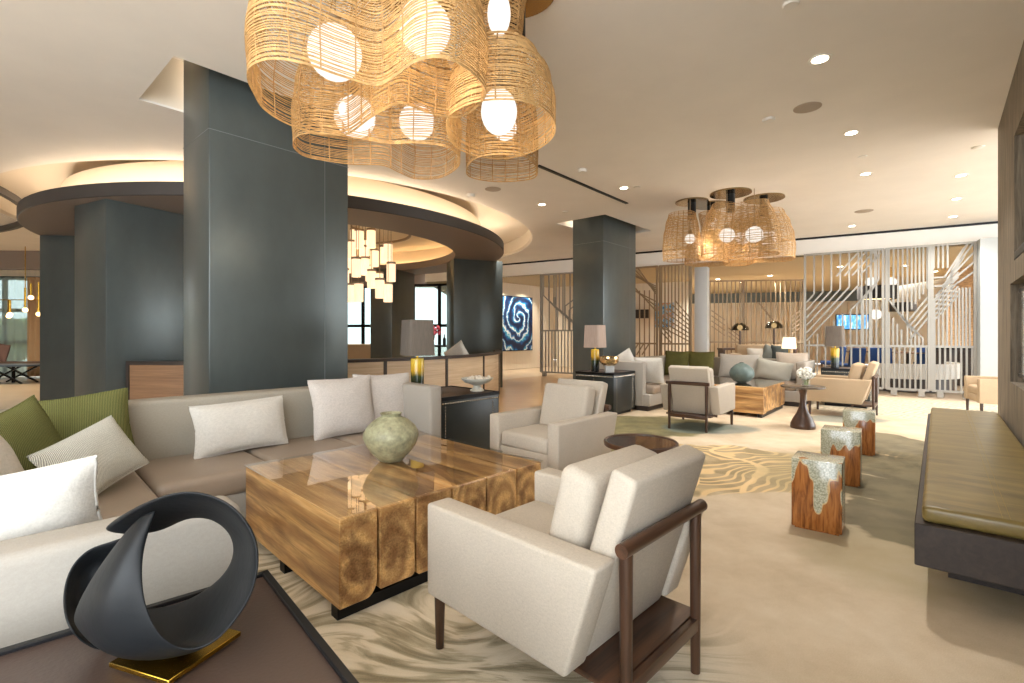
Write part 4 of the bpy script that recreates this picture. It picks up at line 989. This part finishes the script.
# ---------------------------------------------------------------- metal lattice screens on the soffit line
SA, SD = Vector((1.047, 14.53, 0)), Vector((6.82, -4.44, 0)); SDn = SD.normalized(); SANG = math.atan2(SD.y, SD.x)
def spos(x):                     # place along the screen line
    r = (x-512)/F; k = (SA.y*r-SA.x)/(SD.x-SD.y*r); return SA+SD*k
def panel(label, p, q, mat, h, rail, rods, diags, z0=.12, ang=None, feet=True, w=.032):
    """rods: list of polylines in (0..1 across, height)"""
    p = Vector(p); q = Vector(q); L = (q-p).length; t = thing('lattice_screen', label, 'screen', p, math.atan2(q.y-p.y, q.x-p.x))
    mb = MB()
    for x in (0, L): mb.bx(x-w*.7, x+w*.7, -.03, .03, z0, h)
    for z in (z0, rail, h-.02): mb.bx(0, L, -.025, .025, z-.022, z+.022)
    mb.obj('frame', mat, t)
    mb = MB()
    for pl in rods+diags:
        for a, b in zip(pl, pl[1:]):
            if b[1] > h-.02 and b[1] > a[1]: f_ = (h-.02-a[1])/(b[1]-a[1]); b = (a[0]+(b[0]-a[0])*f_, h-.02)
            if a[1] >= h-.02 and b[1] >= h-.02: continue
            mb.bar((a[0]*L, 0, a[1]), (b[0]*L, 0, b[1]), .03, w*.8, up=(0, 1, 0))
    mb.obj('lattice', mat, t, smooth=0)
    if feet:
        for x in (.12, L-.12): mb = MB(); mb.bx(x-.05, x+.05, -.06, .06, 0, z0); mb.obj('foot', mat, t)
    return t
H_ = 3.03; RZ = 1.0
def vert(n, lo, hi): return [[((k+.5)/n, lo), ((k+.5)/n, hi)] for k in range(n)]
def zig(n, zs, dx):              # verticals that jog sideways at staggered heights
    out = []
    for k in range(n):
        x = (k+.5)/n; za = zs[0]+(zs[1]-zs[0])*k/max(1, n-1); dz = abs(dx)*1.6
        out.append([(x, RZ), (x, za-dz), (min(.98, max(.02, x+dx)), za), (min(.98, max(.02, x+dx)), H_)])
    return out
A1, A2, A3, A4, A5, A6 = (spos(x) for x in (805, 883, 886.5, 929, 932, 975))
low = lambda n: vert(n, .12, RZ)
panel('pale metal lattice screen behind the grey-shaded lamp, left of the three on the right', A1, A2, M_rod, H_, RZ, low(9),
      [[(.02, 1.1+.17*k), (.70-.115*k, 1.1+.17*k+(.68-.115*k)*1.75), (.70-.115*k, 3.0)] for k in range(6)]
      +[[(.60+.08*k, RZ), (.60+.08*k, 1.75+.12*k), (.80+.05*k, 2.1+.1*k), (.80+.05*k, 3.0)] for k in range(4)]
      +[[(.42+.1*k, 2.5), (.98, 2.5+(.56-.1*k)*1.75)] for k in range(4)]+[[(.06+.11*k, RZ), (.06+.11*k, 1.1+.15*k)] for k in range(5)]+[[(.74+.06*k, RZ), (.74+.06*k, 3.0)] for k in range(4)])
panel('pale metal lattice screen in the middle of the three on the right, before blue chairs', A3, A4, M_rod, H_, RZ, low(8),
      [[(.06+.11*k, 3.0), (.06+.11*k, 1.95-.13*k), (.50+.09*k, 1.45-.07*k), (.50+.09*k, RZ)] for k in range(5)]
      +[[(.98, 2.0-.14*k), (.55, 1.55-.14*k)] for k in range(4)]+[[(.60+.09*k, 3.0), (.60+.09*k, 1.75+.1*k)] for k in range(5)]+[[(.06+.1*k, RZ), (.06+.1*k, 1.7-.12*k)] for k in range(4)])
panel('pale metal lattice screen at the right end beside the white pillar', A5, A6, M_rod, H_, RZ, low(8),
      [[(.02, 2.2+.17*k), (.30+.0*k, 2.2+.17*k), (.75, 2.75+.17*k)] for k in range(2)]
      +[[(.06+.10*k, RZ), (.06+.10*k, 1.95+.13*k), (.98, 2.75+.13*k-.3+.06*k)] for k in range(5)]+[[(.08, 1.55+.09*k), (.62, 2.0+.09*k)] for k in range(6)]+[[(.56+.08*k, RZ), (.56+.08*k, 2.15)] for k in range(5)]
      +[[(.04+.11*k, 3.0), (.04+.11*k, 2.55)] for k in range(4)])
B1, B2, B3, B4, B5 = (spos(x) for x in (600, 657, 660, 691, 693))
panel('bronze lattice screen right of the far dark column, before warm slatted wall', B1, B2, M_rodd, H_, RZ, vert(12, .12, 2.4)[3:], [[(.35+.08*k, H_), (.98, 2.5-.1*k+.05*k)] for k in range(5)]+[[(.45+.07*k, 2.55), (.98, 2.1-.12*k)] for k in range(3)]+[[(.42+.09*k, RZ), (.30+.09*k, .7)] for k in range(6)])
panel('bronze lattice screen in front of the small blue picture', B3, B4, M_rodd, H_, RZ, vert(9, .12, H_), [[(.3+.1*k, 1.9+.1*k), (.98, 1.45+.1*k)] for k in range(-4, 3)]+[[(.05, 1.3+.13*k), (.4, 1.0+.13*k)] for k in range(3)])
D1_, D2_ = spos(541), spos(590)
panel('pale lattice screen left of the far dark column with slatted lower half', D1_, D2_, M_rod, H_, 1.35, vert(15, .12, 1.35), [[((k+.5)/9, 3.0), ((k+.5)/9, 2.4-.14*k), (min(.98, (k+.5)/9+.3), 1.95-.14*k), (min(.98, (k+.5)/9+.3), 1.35)] for k in range(6)]+vert(14, 1.35, 3.0)[::2]+[[(.75-.08*k, 1.35), (.75-.08*k, 1.7+.12*k), (.95-.05*k, 2.0+.12*k), (.95-.05*k, 3.0)] for k in range(4)])

# white pillar and column beyond
mb = MB(); q = spos(977); mb.bx(0, 1.6, -.25, .3, 0, 3.04); struct(mb.obj('wall_pillar', mk('pillar_paint', (176, 180, 180), .7), loc=q, rot=(0, 0, SANG), smooth=0))
t = thing('white_column', 'slim white column behind the far sofa', 'column', at(702, 300, 13.2).xy.to_3d(), SANG); t['kind'] = 'structure'
mb = MB(); mb.bx(-.16, .16, -.16, .16, 0, 3.04, .01); mb.obj('shaft', M_white, t)
# second row of screens deeper in the lounge
def deep(x, Y): return Vector(((x-512)/F*Y, Y, 0))
panel('bronze lattice screen deep in the lounge, beside the slim white column', deep(708, 15.2), deep(742, 15.0), M_rodd, 2.9, RZ, vert(8, .12, 2.9), [[(.1, 1.5+.16*k), (.5, 1.2+.16*k)] for k in range(4)]+[[(.6, 1.2+.12*k), (.98, .9+.12*k)] for k in range(3)], feet=False)
panel('bronze lattice screen deep in the lounge behind the mushroom lamps', deep(744, 15.0), deep(803, 14.8), M_rodd, 2.9, RZ, vert(12, .12, 2.9), [[(.25+.06*k, 2.2-.14*k), (.4+.06*k, 1.9-.14*k)] for k in range(4)]+[[(.98, 2.0-.13*k), (.8, 1.75-.13*k), (.8, 1.0)] for k in range(5)], feet=False)

# ---------------------------------------------------------------- lounge behind the screens
wall_box('wall_lounge', (-2, 25.5), (17, 19.5), 0, 3.1, .2, M_bwall)
wall_box('wall_lounge_right', (12.6, 9.3), (15.2, 20), 0, 3.1, .2, M_bwall)
mb = MB()
for k in range(60): mb.bx(k*.32, k*.32+.06, -.06, 0, .1, 2.6)
struct(mb.obj('trim_8', mk('oak_batten', (220, 198, 168), .6), loc=(-1.9, 25.4, 0), rot=(0, 0, math.atan2(-6, 19)), smooth=0))
wall_box('trim_9', (-2, 25.2), (17, 19.2), 2.62, 3.04, .12, mk('grey_band', (96, 104, 104), .7))
for x, y in ((.05, 16.6), (.75, 17.4), (-3.2, 15.2), (-5.6, 15.6)):  # bare spots added to brighten the painting wall and the back, no fixtures
    l = bpy.data.lights.new('added_wall_spot', 'SPOT'); l.energy = 130; l.spot_size = 2.2; l.spot_blend = .9; l.color = (1, .9, .74); l.shadow_soft_size = .06
    lo = bpy.data.objects.new('added_wall_spot', l); COL.objects.link(lo); lo.location = (x, y, 3.0)
# warm ceiling light strips in the lounge
for k, (x, y, Y) in enumerate(((742, 0, 17.0), (718, 0, 16), (770, 0, 15), (840, 0, 13), (905, 0, 12.8), (935, 0, 14), (660, 0, 18))):
    p = Vector(((x-512)/F*Y, Y, 3.04))
    l = bpy.data.lights.new('lounge_beam', 'SPOT'); l.energy = 330; l.spot_size = 2.3; l.spot_blend = .8; l.color = (1, .95, .87); l.shadow_soft_size = .06
    lo = bpy.data.objects.new('lounge_beam', l); COL.objects.link(lo); lo.location = p-Vector((0, 0, .03))
    t = thing('ceiling_downlight', ['lit lounge downlight beyond the far chandelier', 'lit lounge downlight over the slim white column', 'lit lounge downlight right of the far chandelier', 'lit lounge downlight behind the left pale screen', 'lit lounge downlight behind the middle pale screen', 'lit lounge downlight behind the right pale screen', 'lit lounge downlight behind the bronze screens'][k], 'downlight', p, 0, 'lounge downlights')
    mb = MB(); mb.lathe([(.06, -.004), (.09, -.008), (.092, 0), (.06, 0), (.06, -.004)], n=20); mb.obj('trim_ring', M_trimwhite, t)
    mb = MB(); mb.cyl((0, 0, -.005), (0, 0, -.002), .07, n=20); mb.obj('lens', M_down, t)
# small picture
pa = thing('small_picture', 'small blue and orange picture behind the bronze screen', 'picture', at(664, 315, 16.2), -.35)
mb = MB(); mb.bx(-.32, .32, -.02, .02, -.42, .42, .004); mb.obj('frame', M_white, pa)
m_, nt_, b__ = newmat('blue_orange_print'); nt_.links.new(ramp(nt_, noise(nt_, coords(nt_), 6, 3), [(.35, lin((60, 120, 170))), (.5, lin((150, 186, 200))), (.58, lin((214, 140, 70))), (.7, lin((80, 140, 190)))]), b__.inputs['Base Color'])
mb = MB(); mb.bx(-.3, .3, -.03, -.02, -.4, .4); mb.obj('print', m_, pa)
wall_box('wall_lounge_niche', (1.7, 18.6), (6.1, 16.7), 0, 3.04, .15, M_bwall)
mb = MB(); mb.bx(0, 2.1, -.3, 0, 2.15, 2.45); tag(mb.obj('dark_shelf', M_dkedge, loc=(2.9, 18.0, -.35), rot=(0, 0, -.41)), 'dark horizontal shelf on the warm slatted wall behind the bronze screen', 'shelf')
# lounge seating
def lounge_chair(label, loc, rz, mat, tall=.82):
    t = thing('dining_chair', label, 'chair', loc, rz)
    mb = MB(); mb.bx(-.25, .25, -.25, .25, .38, .48, .03, 3); mb.obj('seat', mat, t)
    mb = MB(); mb.box((0, -.24, .66), (.5, .08, .48), .03, 3, rot=Matrix.Rotation(.12, 3, 'X')); mb.obj('backrest', mat, t)
    for x in (-.21, .21):
        for y in (-.21, .21): mb = MB(); mb.cyl((x, y, 0), (x, y, .39), .016, .02, 8); mb.obj('leg', M_walnut, t)
def dining_table(label, loc, r=.45):
    t = thing('dining_table', label, 'table', loc)
    mb = MB(); mb.lathe([(r-.02, .72), (r, .73), (r, .75), (0, .75)], n=32); mb.obj('tabletop', M_walnutx, t)
    mb = MB(); mb.lathe([(.26, 0), (.26, .02), (.04, .05), (.04, .72), (0, .72)], n=20); mb.obj('pedestal', M_black, t)
for x, Y, a, lb in ((848, 12.6, .3, 'navy dining chair left of the round tables behind the left pale screen'), (884, 12.3, 2.8, 'navy dining chair in the middle behind the middle pale screen'),
                 (926, 13.4, -.6, 'navy dining chair closest behind the middle pale screen, right side'), (832, 14.0, 1.2, 'navy dining chair farther back behind the left pale screen'), (940, 13.2, 2.0, 'navy dining chair behind the right pale screen')):
    lounge_chair(lb, deep(x, Y), a, M_blue)
for x, Y, lb in ((862, 14.4, 'round dining table behind the left pale screen'), (908, 13.6, 'round dining table behind the middle pale screen'), (950, 14.2, 'round dining table behind the right pale screen')):
    dining_table(lb, deep(x, Y))
t = thing('curved_settee', 'white curved settee low behind the middle pale screen', 'sofa', deep(893, 11.6), .2)
mb = MB(); arc(mb, .75, 1.15, .28, .46, math.radians(200), math.radians(340), 24); mb.obj('seat', M_cream, t)
mb = MB(); arc(mb, .8, 1.12, 0, .285, math.radians(203), math.radians(337), 24); mb.obj('plinth', M_dkedge, t)
mb = MB(); arc(mb, 1.08, 1.2, .28, .60, math.radians(200), math.radians(340), 24); mb.obj('back', M_cream, t)
t = thing('service_cabinet', 'dark cabinet behind the right pale screen', 'cabinet', deep(958, 12.0), SANG)
mb = MB(); mb.bx(-.55, .45, -.25, .25, 0, .88, .01); mb.obj('body', M_dkedge, t)
mb = MB(); mb.bx(-.58, .48, -.28, .28, .88, .92); mb.obj('worktop', M_black, t)
for k in range(2): mb = MB(); mb.bx(-.53+k*.49, -.08+k*.49, -.262, -.248, .1, .84, .004); mb.obj('door', M_bwood, t)
mb = MB(); mb.bx(-.25, .25, -.15, .15, 0, 3.04); struct(mb.obj('wall_stone_pier', M_stone, loc=deep(960, 13.4), rot=(0, 0, SANG), smooth=0))
t = thing('wall_television', 'lit blue television behind the left pale screen', 'television', at(852, 322, 17.0), -.3)
mb = MB(); mb.bx(-.5, .5, -.03, .03, -.27, .27, .01); mb.obj('case', M_black, t)
m_ = bpy.data.materials.new('tv_picture'); m_.use_nodes = True; nt_ = m_.node_tree; nt_.nodes.clear()
c_ = ramp(nt_, noise(nt_, coords(nt_, scale=(6, 1, 2)), 2, 3), [(.35, lin((60, 120, 190))), (.55, lin((120, 190, 230))), (.65, lin((235, 240, 245)))])
e_ = nd(nt_, 'ShaderNodeEmission', {'Color': c_, 'Strength': 1.1}); nt_.links.new(e_.outputs[0], nd(nt_, 'ShaderNodeOutputMaterial').inputs[0])
mb = MB(); mb.bx(-.47, .47, -.036, -.031, -.24, .24); mb.obj('lit_panel', m_, t)
def drum(label, p, r, h):
    t = thing('drum_pendant', label, 'pendant lamp', p)
    mb = MB(); mb.lathe([(r-.01, -h/2), (r, -h/2), (r, h/2), (r-.01, h/2), (r-.01, -h/2)], n=36); mb.obj('drum_shade', M_drum, t)
    mb = MB(); mb.cyl((0, 0, -h/2+.04), (0, 0, -h/2+.03), r-.02, n=30); mb.obj('diffuser', M_lampglow, t)
    mb = MB(); mb.cyl((0, 0, -h*.3), (0, 0, 3.04-p[2]), .01, n=6); mb.obj('stem', M_brass, t)
drum('big black drum pendant behind the left pale screen', at(877, 293, 12.5), .42, .34)
drum('small black drum pendant behind the middle pale screen', at(903, 307, 14.5), .32, .26)
def ball_lamp(label, p, r, stem_to=3.04):
    t = thing('globe_pendant', label, 'pendant lamp', p)
    mb = MB(); mb.ball((0, 0, 0), r, 18); mb.obj('lit_globe', M_globe, t)
    mb = MB(); mb.cyl((0, 0, r*.9), (0, 0, stem_to-p[2]), .012, n=6); mb.obj('stem', M_brass, t)
ball_lamp('glowing globe pendant low behind the left pale screen', at(876, 314.5, 13.5), .14)
ball_lamp('glowing globe above the big drum pendant, left one of two', at(871, 282, 12.9), .13)
ball_lamp('glowing globe above the big drum pendant, right one of two', at(891, 282, 13.1), .13)
# lounge sofa and lamps in the gap
t = thing('lounge_sofa', 'beige lounge sofa beyond the far seating group, left of the pale screens', 'sofa', deep(768, 13.6), -.2)
mb = MB(); mb.bx(-.75, .75, -.4, .4, .1, .45, .04, 3); mb.obj('seat', M_chairtan, t)
mb = MB(); mb.bx(-.75, .75, .3, .5, .1, .95, .05, 3); mb.obj('back', M_chairtan, t)
for s in (-1, 1): mb = MB(); mb.bx(s*.75, s*.9, -.4, .5, .1, .7, .04, 3); mb.obj('arm', M_chairtan, t)
pillow('white_pillow', 'white pillow on the lounge sofa beyond the far group', .5, .4, .15, deep(757, 13.6)+Vector((0, 0, .46)), -.2, .2, M_cream)
pillow('grey_pillow', 'grey pillow on the lounge sofa beyond the far group, middle', .45, .45, .15, deep(770, 13.5)+Vector((0, 0, .46)), -.3, .2, mk('slate_cloth', (112, 118, 116), .9), .5)
pillow('dark_pillow', 'charcoal pillow at the right of the lounge sofa beyond the far group', .5, .48, .16, deep(781, 13.4)+Vector((0, 0, .46)), -.2, .2, mk('charcoal_cloth', (52, 60, 60), .9), .1)
def mushroom(label, p, h):
    t = thing('mushroom_lamp', label, 'lamp', p)
    mb = MB(); mb.lathe([(.13, 0), (.13, .02), (.03, .05), (.025, h), (0, h)], n=18); mb.obj('stand', M_walnut, t)
    mb = MB(); mb.lathe([(.0, h+.24), (.12, h+.22), (.22, h+.12), (.25, h+.02), (.24, h+.02), (.21, h+.11), (.11, h+.2), (0, h+.22)], n=24); mb.obj('glass_dome', M_smoke, t)
    mb = MB(); mb.ball((0, 0, h+.1), .08, 14); mb.obj('bulb', M_lampglow, t)
t = thing('lounge_console', 'dark console behind the lounge sofa carrying the mushroom lamps', 'console', deep(757, 14.5), 0)
mb = MB(); mb.bx(-1.1, 1.1, -.2, .2, .78, .84); mb.obj('tabletop', M_walnutx, t)
for s in (-1, 1): mb = MB(); mb.bx(s*1.05-.03, s*1.05+.03, -.18, .18, 0, .78); mb.obj('leg', M_walnut, t)
mushroom('clear mushroom lamp on the lounge console, left one', deep(740, 14.4)+Vector((0, 0, .84)), .5)
mushroom('smoked mushroom lamp on the lounge console, right one', deep(774, 14.4)+Vector((0, 0, .84)), .56)
t = thing('floor_lamp', 'white-shaded floor lamp beside the lounge sofa', 'lamp', deep(789, 13.1))
mb = MB(); mb.lathe([(.14, 0), (.14, .02), (.012, .03), (.012, .95), (0, .95)], n=16); mb.obj('stand', M_brass, t)
mb = MB(); mb.lathe([(.17, .86), (.175, .86), (.145, 1.16), (.14, 1.16), (.17, .86)], n=24); mb.obj('lamp_shade', shade_cloth('white_lampshade', (244, 228, 200), 1.0), t)
